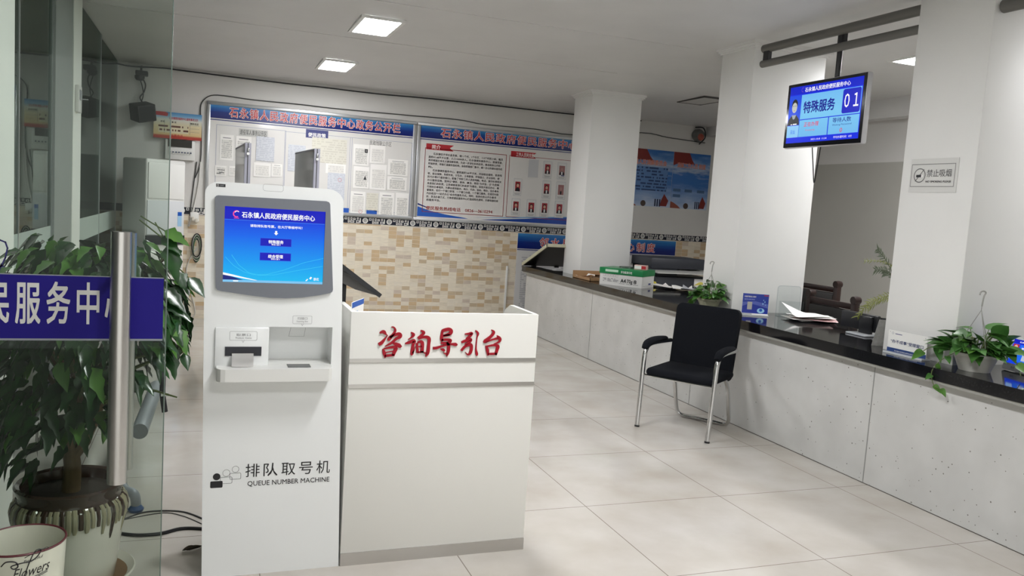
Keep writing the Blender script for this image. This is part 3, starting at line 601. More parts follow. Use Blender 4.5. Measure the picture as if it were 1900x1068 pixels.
L1 = ['　　石永镇位于邻水县东南，辖11个村、1个社区、112个村民小组，幅员', '面积41.68平方公里，人口15000余人。石永镇便民服务中心，是镇党委、', '政府根据社会主义建设新形势，为进一步深化机构改革，推进政务公开和', '职能转变，积极打造服务型机构，由各职能部门集中、统一办公的便民服务机', '构。',
      '　　石永镇便民服务中心，建筑面积160平方米，内设综合服务、民政残', '联、就业保障、免税补贴、计生办、土地管理、环保国土、农业保险、便', '民代办等9个服务窗口，配备了专职工作人员和电脑、电话、复印机等相关', '办公服务设施，坚持以“便民、高效、廉洁、规范”为宗旨，以“为您服', '务是我们的职责，让您满意是我们的追求”为理念，采取开放式办公，履', '行相关办事程序，为群众提供联办、商办、代办、协办、帮办、全办事务', '窗服务，实行一个窗口受理、一个窗口办理、一个窗口服务，在规定时限', '内办结及“一站式办公”综合性服务方式。同时，政务村务公开办事项', '目，灵活办事方式，力争把便民服务中心打造成阳光透明、方便快捷的政', '府服务平台。']
fulln = 33; lw = x1-x0-.09; lh = (z1_-z0_-.17)/15
for i, s_ in enumerate(L1):
    ind = len(s_)-len(s_.lstrip('　')); s2 = s_.lstrip('　'); cw = lw/fulln
    b.text(s2, (x0+.045+ind*cw, YB-.0135, z1_-.075-i*lh), X, Z, cw*1.05, INK, min(lw-ind*cw, len(s2)*cw), 'l', .012)
b.text('便民服务热线电话　0826—3610294', (x0+.045, YB-.0135, z0_+.028), X, Z, .05, M('red_ink', '97322c', .5), .86, 'l', .02)
# blue swooshes along the foot
zf = 1.295; 
f.poly([(2.395, zf+.12), (2.55, zf+.075), (2.75, zf+.04), (3.0, zf+.012), (3.05, zf+.002), (2.395, zf+.002)], BLUEP, .0016); f.poly([(2.395, zf+.16), (2.52, zf+.115), (2.52, zf+.105), (2.395, zf+.14)], NAVY, .0018)
f.poly([(3.2, zf+.002), (3.8, zf+.045), (4.3, zf+.09), (4.9, zf+.12), (4.9, zf+.002)], M('deep_blue_swoosh', '17429c', .3), .0016); f.poly([(3.1, zf+.02), (3.7, zf+.06), (4.3, zf+.1), (4.9, zf+.135), (4.9, zf+.125), (4.3, zf+.088), (3.7, zf+.048)], M('sky_swoosh', '6ea2cf', .3), .0019)
b.build('printed_face', t2)
# papers on the left board: each sheet a thing of its own
PR1 = print_mat('printed_sheet', 'd8d6d0', 'b9b8b4'); PR2 = print_mat('printed_sheet_faint', 'dedcd6', 'cfcdc9', .024, .013, .6); PR3 = print_mat('printed_sheet_blue', 'cdd0d6', 'bcc0c9', .02, .012, .65); PR4 = print_mat('printed_sheet_cream', 'd6d3c6', 'c9c5b8', .026, .016, .6)
SHEETS = [(408, 250, 433, 297, PR1, 'printed sheet at the top left of the left board, first of its row'), (437, 253, 466, 299, PR1, 'printed sheet with a bold heading partly behind the narrower glass panel'), (475, 254, 509, 299, PR3, 'bluish sheet with a red line right of the narrower glass panel'),
 (399, 307, 420, 326, PR1, 'small sheet with dense stamp-like print at the left foot of the left board'), (425, 308, 438, 326, PR2, 'pale sheet left of the narrower glass panel, low on the board'), (470, 302, 502, 328, PR2, 'pale sheet below the bluish sheet, above the machine top'), (504, 304, 523, 328, PR2, 'narrow pale sheet with heading beside the middle column rule'),
 (534, 269, 566, 318, PR3, 'greyish sheet left of the wider glass panel'), (578, 257, 643, 303, PR4, 'broad cream printed sheet right under the navy label'), (604, 303, 641, 322, PR2, 'blank white sheet below the broad cream sheet'), (607, 321, 639, 370, PR3, 'bluish sheet with a red seal beside the machine top right corner'),
 (655, 268, 684, 307, PR1, 'printed sheet with a dark emblem in the right column of the left board'), (686, 270, 714, 303, PR2, 'faint sheet second in the right column top row'), (655, 309, 684, 349, PR1, 'printed sheet with a dark triangle in the right column'), (686, 305, 716, 352, PR2, 'faint sheet with small marks in the middle of the right column'),
 (719, 296, 756, 326, PR1, 'sheet with a heading near the right edge, upper of two'), (718, 328, 754, 353, PR1, 'sheet with a heading near the right edge, lower of two'), (650, 355, 677, 396, PR2, 'sheet with a small red seal at the foot of the right column'), (679, 358, 701, 390, PR4, 'small cream sheet above the blue squares'), (703, 357, 730, 402, PR1, 'closely printed sheet at the foot near the right edge'), (733, 358, 757, 402, PR1, 'closely printed sheet in the lower right corner of the left board')]
for i, (u0, v0, u1, v1, mt, lab) in enumerate(SHEETS):
    a, c = WP(u0, (v0+v1)/2), WP(u1, (v0+v1)/2); zt_, zb_ = WP((u0+u1)/2, v0)[1], WP((u0+u1)/2, v1)[1]; x0, x1 = a[0], c[0]; yy = YB-.0165-.0006*(i % 3)
    t = thing('pinned_sheet', lab, 'paper', ((x0+x1)/2, yy, zb_), 0, 'papers pinned on the left notice board')
    b = MB(); b.box((x0, yy-.0012, zb_), (x1, yy, zt_), PAPER if mt in (PR1, PR2) else mt)
    f = Face(b, (x0, yy-.0012, zb_), X, Z, x1-x0, zt_-zb_); f.rect(.12, .08, .9, .8, mt, .0004)
    if i in (0, 1, 15, 16, 17, 19, 6): f.rect(.2, .86, .8, .89, GREYINK, .0004)
    if i == 11: f.rect(.72, .62, .92, .8, INK, .0009); f.rect(.78, .67, .86, .75, GREYINK, .0012)
    if i == 13: f.poly([(.65, .4), (.85, .4), (.75, .6)], INK, .0009); f.rect(.93, .3, .94, .8, INK, .0009)
    if i in (10, 17): f.ring(.7, .75 if i == 10 else .1, .02, .004, M('seal_red', 'c9707a', .5), .0009, seg=14)
    if i == 3: f.rect(.2, .55, .85, .6, INK, .0008); f.rect(.35, .3, .8, .36, INK, .0008); f.rect(.15, .2, .5, .26, INK, .0008)
    b.build('sheet', t)
# staff cards on the right board
CL = M('card_sleeve', 'c3c4c6', .15); CPAPER = M('card_paper', 'd2d1ce', .4); PRED = M('photo_red', '9c2530', .4); SKIN = M('photo_skin', 'c69a84', .5); SUIT = M('photo_suit', '16161f', .5); SHIRT = M('photo_shirt', 'd6d4d4', .5); HAIR = M('photo_hair', '14110f', .5); PINK = M('photo_faded', '9a6a68', .5)
CARDS = [(953, 331, 968, 363, 0, 'staff card, first of the middle row, dark suit'), (949, 368, 965, 399, 1, 'staff card at the left end of the bottom row, white collar'), (977, 370, 994, 402, 2, 'staff card second in the bottom row, white shirt and blue suit'), (1002, 371, 1018, 403, 3, 'staff card third in the bottom row, long hair'), (1029, 373, 1046, 404, 4, 'staff card last in the bottom row, white shirt front'),
 (1008, 299, 1024, 331, 5, 'staff card in the top row, woman in dark jacket'), (1034, 302, 1051, 333, 6, 'staff card at the right of the top row, faded photo and dark mark'), (1006, 335, 1022, 368, 7, 'staff card in the middle row, dark suit and tie, third column'), (1032, 337, 1049, 370, 8, 'staff card at the right of the middle row, faded brown photo'), (981, 296, 999, 329, 9, 'empty clear card sleeve catching the light in the top row')]
for u0, v0, u1, v1, k, lab in CARDS:
    x0, x1 = WP(u0, v0)[0], WP(u1, v0)[0]; zt_, zb_ = WP((u0+u1)/2, v0)[1], WP((u0+u1)/2, v1)[1]; yy = YB-.0145
    t = thing('staff_card', lab, 'staff card', ((x0+x1)/2, yy, zb_), 0, 'staff cards on the right notice board')
    b = MB(); b.box((x0, yy-.003, zb_), (x1, yy, zt_), CL); b.build('sleeve', t)
    if k == 9: continue
    b = MB(); f = Face(b, (x0, yy-.003, zb_), X, Z, x1-x0, zt_-zb_); f.rect(.05, .03, .95, .97, CPAPER, .0004)
    bg = PINK if k in (6, 8) else PRED; f.rect(.2, .26, .82, .82, bg, .0008); cx = .51; sk = M('photo_faded_skin', 'a97f78', .5) if k in (6, 8) else SKIN
    w_, h_ = x1-x0, zt_-zb_
    f.poly([(.24, .26), (.8, .26), (.76, .4), (.6, .48), (.42, .48), (.27, .4)], bg if k == 8 else SUIT, .0012); f.poly([(.44, .28), (.58, .28), (.6, .46), (.42, .46)], SHIRT if k not in (0, 8) else SUIT, .0015)
    f.disc(cx, .63, .022, HAIR if k not in (6, 8) else bg, .0015, 14, 1.25); f.disc(cx, .6, .017, sk, .0019, 14, 1.25)
    if k in (3, 5): f.rect(.36, .42, .42, .62, HAIR, .0016); f.rect(.6, .42, .66, .62, HAIR, .0016)
    if k == 6: f.rect(.45, .2, .8, .25, NAVY, .0012)
    f.rect(.15, .13, .85, .15, GREYINK, .0009); f.rect(.2, .07, .8, .09, GREYINK, .0009); b.build('photo', t)
# lower rules poster and the two blue posters
x0, x1 = WP(960, 450)[0], WP(1253, 457)[0]; z1_, z0_ = 1.155, .12
t = thing('rules_poster', 'wide white rules poster with a blue heading, low on the wall behind the counter', 'poster', ((x0+x1)/2, YB-.005, z0_))
b = MB(); b.box((x0, YB-.006, z0_), (x1, YB, z1_), M('poster_white', 'd2d1d0', .3)); f = Face(b, (x0, YB-.006, z0_), X, Z, x1-x0, z1_-z0_)
f.rect(.03, .03, .36, .74, print_mat('poster_table', 'd0cfce', 'a9a9ac', .024, .03, .75), .0006); b.build('sheet', t)
b = MB(); b.box((x0, YB-.008, .96), (x1, YB-.006, z1_), BLUEHEAD); b.box((x0, YB-.0075, .94), (x1, YB-.006, .95), NAVY); b.build('heading_band', t)
b = MB(); xs = WP(1000, 450)[0]; xe = WP(1217, 458)[0]; s_ = '邻水县便民服务中心制度'; stp = (xe-xs)/(len(s_)-.05)
for i, ch in enumerate(s_): b.text(ch, (xs+i*stp, YB-.008, 1.0), X, Z, .13, WHITEINK, .135, 'l', .045, .0006); b.text(ch, (xs+i*stp+.005, YB-.008, 1.0), X, Z, .13, RED, .125, 'l', .012, .0024)
b.build('heading_lettering', t)
SKYP = gradient_mat('sky_poster_print', [(0, 'b9c6da'), (.2, '86a2cc'), (.45, '3f72b6'), (.6, '3a70b8'), (.72, 'a9b9cf'), (.82, '6d95c6'), (1, '2d66ae')], 2, 0, .4, .35)
for (x0, x1, lab) in ((5.2, 5.92, 'blue sky poster with red flag, left of the two, half behind the farthest pillar'), (5.925, 6.51, 'blue sky poster with red flag, right of the two, close to the second pillar edge')):
    z0_, z1_ = 1.61, 2.37; t = thing('propaganda_poster', lab, 'poster', ((x0+x1)/2, YB-.004, z0_), 0, 'two blue sky posters on the back wall')
    b = MB(); b.box((x0, YB-.004, z0_), (x1, YB, z1_), SKYP); f = Face(b, (x0, YB-.004, z0_), X, Z, x1-x0, z1_-z0_); DRED = M('poster_dark_red', '7c2620', .5)
    f.poly([(0, .76), (.12, .8), (.35, .81), (.58, .8), (.5, .88), (.42, 1), (0, 1)], DRED, .001)
    first = x0 < 5.5; s_ = '和谐人民调解委员会' if first else '调解工作人员 制度'
    b.text(s_, (x0+.06, YB-.005, z0_+.79*(z1_-z0_)-.04), X, Z, .075, M('poster_orange', 'd88a72', .5), (x1-x0)*.78, 'l', .03)
    f.rect(.06, .28, .9, .7, print_mat('poster_small_print_%d' % first, '5d84ba', '26406e', .042, .02, .6), .0008) if first else [f.rect(u, v, u+.2, v+.05, M('poster_grey_ink', '49668a', .5), .0008) for u, v in ((.05, .3), (.36, .3), (.7, .3), (.05, .2))]
    f.poly([(0, 0), (.28, 0), (.2, .05), (.08, .1), (0, .12)], M('poster_brown', '8d4a3a', .5), .001); f.disc(.42, .05, .04, M('poster_dark', '4a3a33', .5), .001)
    for k in range(3): f.rect(.66+k*.05, .01, .69+k*.05, .14, M('poster_figures', '1f2a4a', .5), .001)
    f.poly([(.78, .02), (.92, .02), (.96, .12), (.86, .24), (.8, .12)], DRED, .0012); b.build('sheet', t)
# red and blue service notice, breaker box
x0, x1 = WP(286, 208)[0], WP(375, 211)[0]; z1_, z0_ = 2.255, 1.975
t = thing('service_notice', 'red and yellow printed notice on the back wall above the breaker box', 'poster', ((x0+x1)/2, YB-.062, z0_))
b = MB(); b.box((x0, YB-.066, z0_), (x1, YB-.062, z1_), gradient_mat('sunset_notice_print', [(0, 'a8322a'), (.1, 'b5452f'), (.16, 'd9bd86'), (.5, 'dccfa8'), (.72, 'd5d6cc'), (.86, '7fb0d2'), (1, '3f86bd')], 2)); f = Face(b, (x0, YB-.066, z0_), X, Z, x1-x0, z1_-z0_); f.poly([(0, .86), (.28, .84), (.3, .95), (.24, 1), (0, 1)], RED, .0008)
b.text('石永镇便民服务中心服务事项公示', f.p(.32, .74), X, Z, .03, RED, .29, 'l', .02); 
for s_, u in (('序号', .14), ('事 项', .37), ('服务电话', .76)): b.text(s_, f.p(u, .6), X, Z, .021, INK, None, 'l', .02)
f.rect(.1, .22, .72, .54, print_mat('notice_rows', 'd9d0b0', '6b4a3c', .04, .014, .75), .0007)
for u in (.22, .75): f.rect(u, .2, u+.006, .7, GREYINK, .001)
for v in (.3, .43, .56): f.rect(.75, v, .95, v+.008, GREYINK, .001)
b.text('监督电话', f.p(.36, .1), X, Z, .025, RED, .12, 'l', .02); b.build('sheet', t)
x0, x1 = WP(307, 260)[0], WP(362, 262)[0]; z1_, z0_ = 1.97, 1.755
t = thing('breaker_box', 'white electrical breaker box with its dark cover up, below the red notice', 'breaker box', ((x0+x1)/2, YB-.03, z0_))
b = MB(); b.box((x0, YB-.05, z0_), (x1, YB, z1_), LACQ2, .006); bc = b.build('case', t)
b = MB(); b.box((x0+.03, YB-.058, z1_-.08), (x1-.03, YB-.05, z1_+.0), M('smoked_cover', '33302c', .2)); b.build('cover', t)
for k in range(8): b = MB(); b.box((x0+.04+k*.03, YB-.06, z0_+.06), (x0+.064+k*.03, YB-.05, z0_+.1), WHITEP); b.box((x0+.046+k*.03, YB-.066, z0_+.072), (x0+.058+k*.03, YB-.06, z0_+.086), M('blue_switch', '2b3a5e', .4)); b.build('breaker_switch', bc)
# standing air conditioner, turned into the room
AX, AY, AR = -.52, 9.28, math.radians(40)
t = thing('air_conditioner', 'tall white floor-standing air conditioner in the left back corner', 'air conditioner', (AX, AY, 0), AR)
b = MB(); b.box((-.235, -.19, .03), (.235, .19, 1.73), LACQ2, .02, None, 3); b.box((-.235, -.19, 0), (.235, .19, .03), DARKP); b.build('case', t, False)
b = MB(); b.box((-.215, -.2, 1.33), (.215, -.188, 1.69), WHITEP, .008); b.box((-.22, -.1985, .96), (.22, -.188, 1.31), M('ac_panel', 'd5d8da', .25), .004); fp_ = b.build('front_panel', t, False)
b = MB(); b.box((-.23, -.2, .86), (.23, -.188, .955), M('dark_grille', '24272b', .4)); b.build('grille', t, False)
b = MB(); b.box((.14, -.2005, 1.05), (.19, -.198, 1.2), M('energy_label', '9cc2de', .4)); b.box((.14, -.201, 1.16), (.19, -.1985, 1.2), BLUEP); b.build('energy_label', fp_, False)
b = MB(); b.box((-.2, -.2, .12), (.2, -.188, .78), WHITEP, .006); b.build('lower_panel', t, False)
# camera and speaker in the left corner
t = thing('dome_camera', 'black surveillance camera under the ceiling in the left back corner', 'camera', (-.69, 9.6, 2.6))
b = MB(); b.box((-.74, 9.55, 2.6), (-.62, 9.66, 2.65), BLACKP, .01); b.lathe([(.05, 0), (.048, -.03), (.03, -.05), (0, -.055)], (-.7, 9.6, 2.6), BLACKP, 16); b.build('housing', t)
b = MB(); b.tube([(-.69, 9.62, 2.65), (-.69, 9.66, 2.7), (-.69, 9.72, 2.71)], .012, BLACKP, 8); b.build('bracket', t)
t = thing('wall_speaker', 'black loudspeaker box hung on the back wall left of the red notice', 'speaker', (-.66, 9.6, 2.12))
b = MB(); T = Matrix.Translation((-.66, 9.55, 2.22)) @ Matrix.Rotation(math.radians(32), 4, 'Z') @ Matrix.Rotation(math.radians(-14), 4, 'Y') @ Matrix.Rotation(math.radians(12), 4, 'X'); b.box((-.1, -.09, -.09), (.1, .09, .09), M('speaker_black', '0b0c10', .6), .012, T); b.build('cabinet', t)
b = MB(); b.box((-.08, -.094, -.075), (.08, -.09, .075), M('speaker_cloth', '121318', .9), .003, T); b.build('grille', t)
b = MB(); b.tube([(-.66, 9.62, 2.24), (-.68, 9.72, 2.27)], .018, BLACKP, 8); b.build('bracket', t)
b = MB(); b.tube(smooth_path([(-.69, 9.66, 2.6), (-.65, 9.69, 2.53), (-.66, 9.69, 2.45), (-.7, 9.69, 2.38), (-.66, 9.66, 2.32)], 6), .007, BLACKP, 6); b.tube(smooth_path([(-.72, 9.69, 2.62), (-.68, 9.7, 2.5), (-.67, 9.7, 2.4), (-.7, 9.68, 2.3)], 6), .005, BLACKP, 6)
tag(b.build('speaker_cable'), 'black twisted cable between the corner camera and the loudspeaker', 'cable')
# cables along the ceiling edge and over the boards
pts = [at_y(u, v, YB-.012) for u, v in ((214, 117), (245, 123), (300, 126), (340, 131), (450, 145), (560, 158), (600, 162), (700, 174), (800, 183), (920, 196), (1063, 212), (1190, 224))]
b = MB(); b.tube(smooth_path(pts, 4), .008, BLACKP, 6); tag(b.build('ceiling_cable'), 'thin black cable running along the top of the back wall', 'cable')
pts = [at_y(u, v, YB-.012) for u, v in ((362, 330), (372, 300), (374, 240), (372, 205), (376, 188), (392, 177), (420, 178), (470, 185), (560, 194), (620, 201), (760, 214), (850, 222), (900, 231), (990, 239), (1064, 250), (1190, 246), (1240, 255), (1308, 265))]
b = MB(); b.tube(smooth_path(pts, 4), .006, M('dark_grey_cable', '3a3a3a', .5), 6); tag(b.build('board_cable'), 'dark cable looping down from the wall and over the notice boards', 'cable')
pts = [at_y(u, v, YB-.013) for u, v in ((1190, 248), (1250, 258), (1330, 266))]
t = thing('wall_siren', 'round red and grey alarm siren high on the back wall beside the second pillar', 'siren', (6.25, 9.66, 2.6))
b = MB(); T = Matrix.Translation((6.25, 9.66, 2.62)) @ Matrix.Rotation(math.radians(90), 4, 'X'); b.lathe([(0, .05), (.06, .045), (.08, .0), (.08, -.06), (0, -.06)], (0, 0, 0), M('grey_siren_body', '6b6b68', .5), 20, None, T); sb_ = b.build('body', t)
b = MB(); b.lathe([(0, .075), (.035, .068), (.05, .045)], (0, -.03, 0), M('red_lens', 'b05a4a', .3), 16, None, T); b.build('lens', sb_)
b = MB(); b.tube(smooth_path([(6.2, 9.69, 2.72), (6.33, 9.69, 2.72), (6.36, 9.68, 2.6), (6.28, 9.69, 2.5)], 6), .008, BLACKP, 6); b.build('cable', t)
# sockets and hanging cables at the left end of the wall
def W3(u, v, d=.01): return at_y(u, v, YB-d)
t = thing('power_socket', 'white wall socket with plugs below the border, left of the queue machine', 'socket', W3(361, 400, .02))
c = W3(361, 402); b = MB(); b.box((c.x-.045, YB-.022, c.z-.05), (c.x+.045, YB, c.z+.05), WHITEP, .006); b.build('plate', t)
b = MB(); b.box((c.x-.03, YB-.07, c.z-.045), (c.x+.0, YB-.022, c.z), M('cream_plug', 'cfcabd', .5), .006); b.build('plug', t)
b = MB(); b.box((c.x+.005, YB-.065, c.z-.06), (c.x+.035, YB-.022, c.z-.02), M('cream_plug', 'cfcabd', .5), .006); b.build('plug', t)
b = MB()
for k in range(7):
    a = k*.5; b.tube([W3(365, 455, .05)+Vector((.05*math.cos(q)*(1-.05*k)+.004*math.sin(k*3), .012*k*.4, .13*math.sin(q)-.01*k)) for q in [i*2*PI/18 for i in range(18)]], .0065, (BLACKP, M('pale_cable', 'c9c7c0', .5), M('green_cable', '3d6b45', .5))[k % 3], 6, True)
tag(b.build('cable_coil'), 'bundle of coiled black and white cables hanging on the tiled wall', 'cable coil')
b = MB(); b.tube(smooth_path([W3(372, 300), W3(368, 345), W3(357, 395), W3(350, 420)], 5), .009, M('white_cable', 'd2d0ca', .5), 6); b.tube(smooth_path([W3(365, 300), W3(357, 360), W3(352, 400)], 5), .006, M('dark_grey_cable', '3a3a3a', .5), 6)
tag(b.build('hanging_cables'), 'white and dark cables hanging down the wall to the socket', 'cable')
b = MB(); b.tube(smooth_path([W3(366, 460), W3(352, 480), W3(346, 505), W3(354, 540), W3(362, 580), W3(352, 590)], 5), .007, M('pale_cable', 'c9c7c0', .5), 6); tag(b.build('trailing_cable'), 'pale cable trailing from the coil to the floor', 'cable')
c = W3(340, 545); b = MB(); b.box((c.x-.06, YB-.05, c.z-.05), (c.x+.06, YB, c.z+.06), WHITEP, .008); tag(b.build('junction_box'), 'white junction box low on the tiled wall beside the plant', 'junction box')
c0, c1 = W3(941, 493), W3(935, 582); b = MB(); b.box((c0.x-.012, YB-.02, .12), (c0.x+.012, YB, c0.z), WHITEP, .003); tag(b.build('cable_trunking'), 'narrow white plastic trunking on the tiles left of the rules poster', 'trunking')

# ------------------------------------------------------------------ two narrow glass leaves behind the machine
LAV = M('lavender_grey_aluminium', 'b4b4c2', .4, .2)
def leaf(x0, x1, xb, yb, zt_, label):
    t = thing('glass_panel', label, 'glass panel', ((x0+x1)/2, 6.0, 0), 0, 'narrow glass panels behind the machine'); w_ = x1-x0
    def slab2(b, y0, y1, o0, o1, z0, z1, mat):      # slice of the leaf: from depth share y0 to y1, across its thickness o0..o1
        P = [(x0+(xb-x0)*q+o, 6.0+(yb-6.0)*q) for q, o in ((y0, o0*w_), (y0, o1*w_), (y1, o1*w_), (y1, o0*w_))]
        b.add([(x, y, z0) for x, y in P]+[(x, y, z1) for x, y in P], [(3,2,1,0),(4,5,6,7),(0,1,5,4),(1,2,6,5),(2,3,7,6),(3,0,4,7)], mat)
    b = MB(); slab2(b, .035, 1, .05, .95, .03, zt_-.012, M('dark_mirror_glass', '4a545a', .08, .5)); b.build('glass', t)
    b = MB(); slab2(b, 0, .035, 0, .42, 0, zt_, LAV); slab2(b, 0, .035, .56, 1, 0, zt_, LAV); slab2(b, .002, .035, .42, .56, 0, zt_-.001, BLACKP); slab2(b, .035, 1, 0, 1, zt_-.012, zt_, LAV); slab2(b, .035, 1, 0, 1, 0, .03, LAV); b.build('edge_frame', t)
    b = MB(); xm = x0+w_*.5; b.tube([(xm, 6.0, zt_-.075), (xm, 5.97, zt_-.075)], .01, CHROME, 12); b.box((xm-.004, 5.98, zt_-.06), (xm+.008, 6.0, zt_-.035), CHROME, .002); b.build('lock', t)
leaf(.236, .277, .2, 6.93, 1.8, 'narrow dark glass panel with grey metal edge, left and slimmer of the two')
leaf(.707, .747, .655, 6.86, 1.8, 'dark glass panel with grey metal edge, right and wider of the two')

# ------------------------------------------------------------------ entrance glass with handles and the blue sign band
GY = 2.75
d = thing('door_1', '', '', (-1, GY, 0)); del d['label'], d['category']; d['kind'] = 'structure'
b = MB(); b.box((-2.2, GY-.006, .015), (-.112, GY+.006, 2.75), glass('entrance_glass', 'e7ece8', .35)); b.build('glass_pane', d)
b = MB(); b.box((-.113, GY-.0062, .015), (-.110, GY+.0062, 2.75), M('green_glass_edge', '5f6f66', .2)); b.build('polished_edge', d)
zt_, zb_ = at_y(150, 512, GY).z, at_y(150, 627, GY).z; xe_ = at_y(303, 570, GY).x
BAND = M('indigo_film', '20177a', .6, 0, None, .2)
b = MB(); b.box((-2.2, GY-.0085, zb_), (xe_, GY-.0065, zt_), BAND); b.box((-2.2, GY-.0084, zb_-.006), (xe_, GY-.0066, zb_), M('film_edge', '8d9299', .4)); b.box((-2.2, GY-.0084, zt_), (xe_, GY-.0066, zt_+.003), M('film_edge', '8d9299', .4))
FILMW = M('white_film_letters', 'd6d6d2', .5)
for ch, u0, u1 in (('民', -26, 17), ('服', 28, 75), ('务', 86, 130), ('中', 142, 184), ('心', 194, 239)):
    p0 = at_y(u0, 602, GY-.0085); p1 = at_y(u1, 602, GY-.0085); b.text(ch, (p0.x, GY-.0085, at_y(100, 592, GY).z), X, Z, .135, FILMW, p1.x-p0.x, 'l', .018)
sb = b.build('sign_band', d)
b = MB(); f = Face(b, (0, GY-.007, 0), X, Z, 1, 1); pts = [at_y(u, v, GY-.007) for u, v in ((-12, 452), (0, 445), (10, 449), (14, 460), (10, 478), (3, 492), (-2, 502), (-1, 494), (6, 494))]; f.line([(p.x, p.z) for p in pts], .0045, M('blue_scribble', '2c2a6e', .5)); b.build('blue_scribble', d)
hz1_, hz0_ = at_y(225, 427, GY).z, at_y(217, 880, GY).z
for yy, lx in ((GY-.075, at_y(220, 600, GY-.075).x), (GY+.075, at_y(233, 600, GY+.075).x)):
    b = MB(); top = hz1_ if yy < GY else hz1_-.01; rr = .0285
    xt, xb = (at_y(225.5, 430, yy).x, at_y(217, 878, yy).x) if yy < GY else (lx, lx)
    b.tube([(xb, yy, hz0_ if yy < GY else hz0_-.005), (xt, yy, top)], rr, STEEL, 24)
    for z_ in (hz0_+.09, hz1_-.12): b.tube([(lx, yy, z_), (lx, GY-.006 if yy < GY else GY+.006, z_)], .011, STEEL, 10)
    b.build('handle', d)

# ------------------------------------------------------------------ leaves
def leaf_mesh(mb, base, d, up, L_, W_, mat, droop=.3, shape='ovate', fold=.25, curl=0):
    d = d.normalized(); s = d.cross(up); s = s.normalized() if s.length > .05 else Vector((1, 0, 0)); n = s.cross(d).normalized()
    if shape == 'ovate': prof = [(0, .05), (.12, .62), (.3, 1), (.5, .92), (.7, .62), (.87, .27), (1, .02)]
    elif shape == 'heart': prof = [(-.08, .5), (.06, .92), (.25, 1), (.48, .84), (.7, .52), (.87, .22), (1, .02)]
    else: prof = [(0, .1), (.1, .55), (.22, 1), (.36, .7), (.5, .82), (.68, .4), (.84, .3), (1, .02)]
    vs, fs = [], []
    for t_, w_ in prof:
        p = base + d*(L_*t_) - Z*(droop*L_*t_*t_) + n*(curl*L_*math.sin(t_*3))
        h = W_*w_/2; vs += [p+s*h+n*(fold*h), p, p-s*h+n*(fold*h)]
    for i in range(len(prof)-1):
        a = 3*i; fs += [(a, a+1, a+4, a+3), (a+1, a+2, a+5, a+4)]
    mb.add(vs, fs, mat, True)
def leaf_mat(name, c0, c1, rough=.3):
    m, N, L, bs = node_mat(name); tc = N.new('ShaderNodeTexCoord'); no = N.new('ShaderNodeTexNoise'); no.inputs['Scale'].default_value = 11; L.new(tc.outputs['Object'], no.inputs['Vector'])
    rp = ramp(N, [(.35, c0), (.65, c1)]); L.new(no.outputs[0], rp.inputs[0]); L.new(rp.outputs[0], bs.inputs['Base Color']); bs.inputs['Roughness'].default_value = rough
    return m
LF1 = leaf_mat('dark_glossy_leaf', '16321a', '284f24', .22); LF2 = leaf_mat('bright_leaf', '3c6a22', '568534', .35); LF3 = leaf_mat('pothos_leaf', '2f5a26', '4b7a38', .35); LF4 = M('yellow_leaf', 'b0a44a', .5); LF5 = M('orange_leaf', '9a5a2a', .6); STEM = M('green_stem', '5b6b3a', .6); BARK = M('brown_bark', '6d5b42', .8, 0, None, .3, 0, .3, 30); SOIL = M('dark_soil', '2c2219', .95)

# big potted plant behind the glass
PX, PY, PRM = -.435, 3.21, .385
PK = .9
t = thing('potted_plant', 'large leafy green plant in a drip-glazed ceramic pot behind the entrance glass', 'potted plant', (PX, PY, 0))
CREAM = M('cream_glaze', 'e8e3d8', .18, 0, None, .5, .4, .12, 9); BROWN = M('brown_glaze', '3f2c24', .12, 0, None, .6, .5, .3, 12); DRIP = M('olive_drip_glaze', 'a19a7e', .15, 0, None, .5, .4, .35, 20)
b = MB(); b.lathe([(0, .012), (.155, .012), (.163, .02), (.178, .1), (.192, .2), (.204, .27), (.207, .30), (.2, .325)], (PX, PY, 0), CREAM, 48, lambda a, j: PK); b.lathe([(.2, .325), (.187, .34), (.187, .355), (.196, .372), (.2, .385), (.192, .392), (.178, .385), (.17, .35)], (PX, PY, 0), BROWN, 48, lambda a, j: PK); b.build('pot', t)
b = MB(); r_ = random.Random(5)
for k in range(60):
    a = 2*PI*k/60; ln_ = r_.choice((.075, .085, .09, .1, .11, .14)); w_ = r_.uniform(.006, .011)
    pr_ = [(.19, .338), (.2035, .325), (.2105, .30), (.2065, .27), (.1985, .235), (.19, .2)]; pts = []; L0 = 0
    for i in range(len(pr_)-1):
        (r0, z0), (r1, z1) = pr_[i], pr_[i+1]; seg_ = math.hypot(r1-r0, z1-z0)
        if L0+seg_ > ln_: q = (ln_-L0)/seg_; pts += [(r0, z0), (r0+(r1-r0)*q, z0+(z1-z0)*q)]; break
        pts.append((r0, z0)); L0 += seg_
    b.tube([(PX+r*PK*math.cos(a), PY+r*PK*math.sin(a), z) for r, z in pts], [w_*.9]*(len(pts)-1)+[w_*.55], DRIP if k % 3 else BROWN, 6, sy=.5)
b.build('glaze_drips', t)
b = MB(); b.lathe([(0, .352), (.09, .356), (.155, .35)], (PX, PY, 0), SOIL, 24); b.build('soil', t)
b = MB(); r_ = random.Random(11)
tops = []
trunk = smooth_path([(PX, PY, .34), (PX+.005, PY, .45), (PX-.01, PY+.01, .56), (PX+.02, PY, .68)], 4); b.tube(trunk, [.032-.012*i/len(trunk) for i in range(len(trunk))], BARK, 10)
b.tube(smooth_path([(PX+.01, PY, .48), (PX+.06, PY, .56), (PX+.1, PY-.02, .68)], 4), [.018]*4+[.012]*5, BARK, 8)
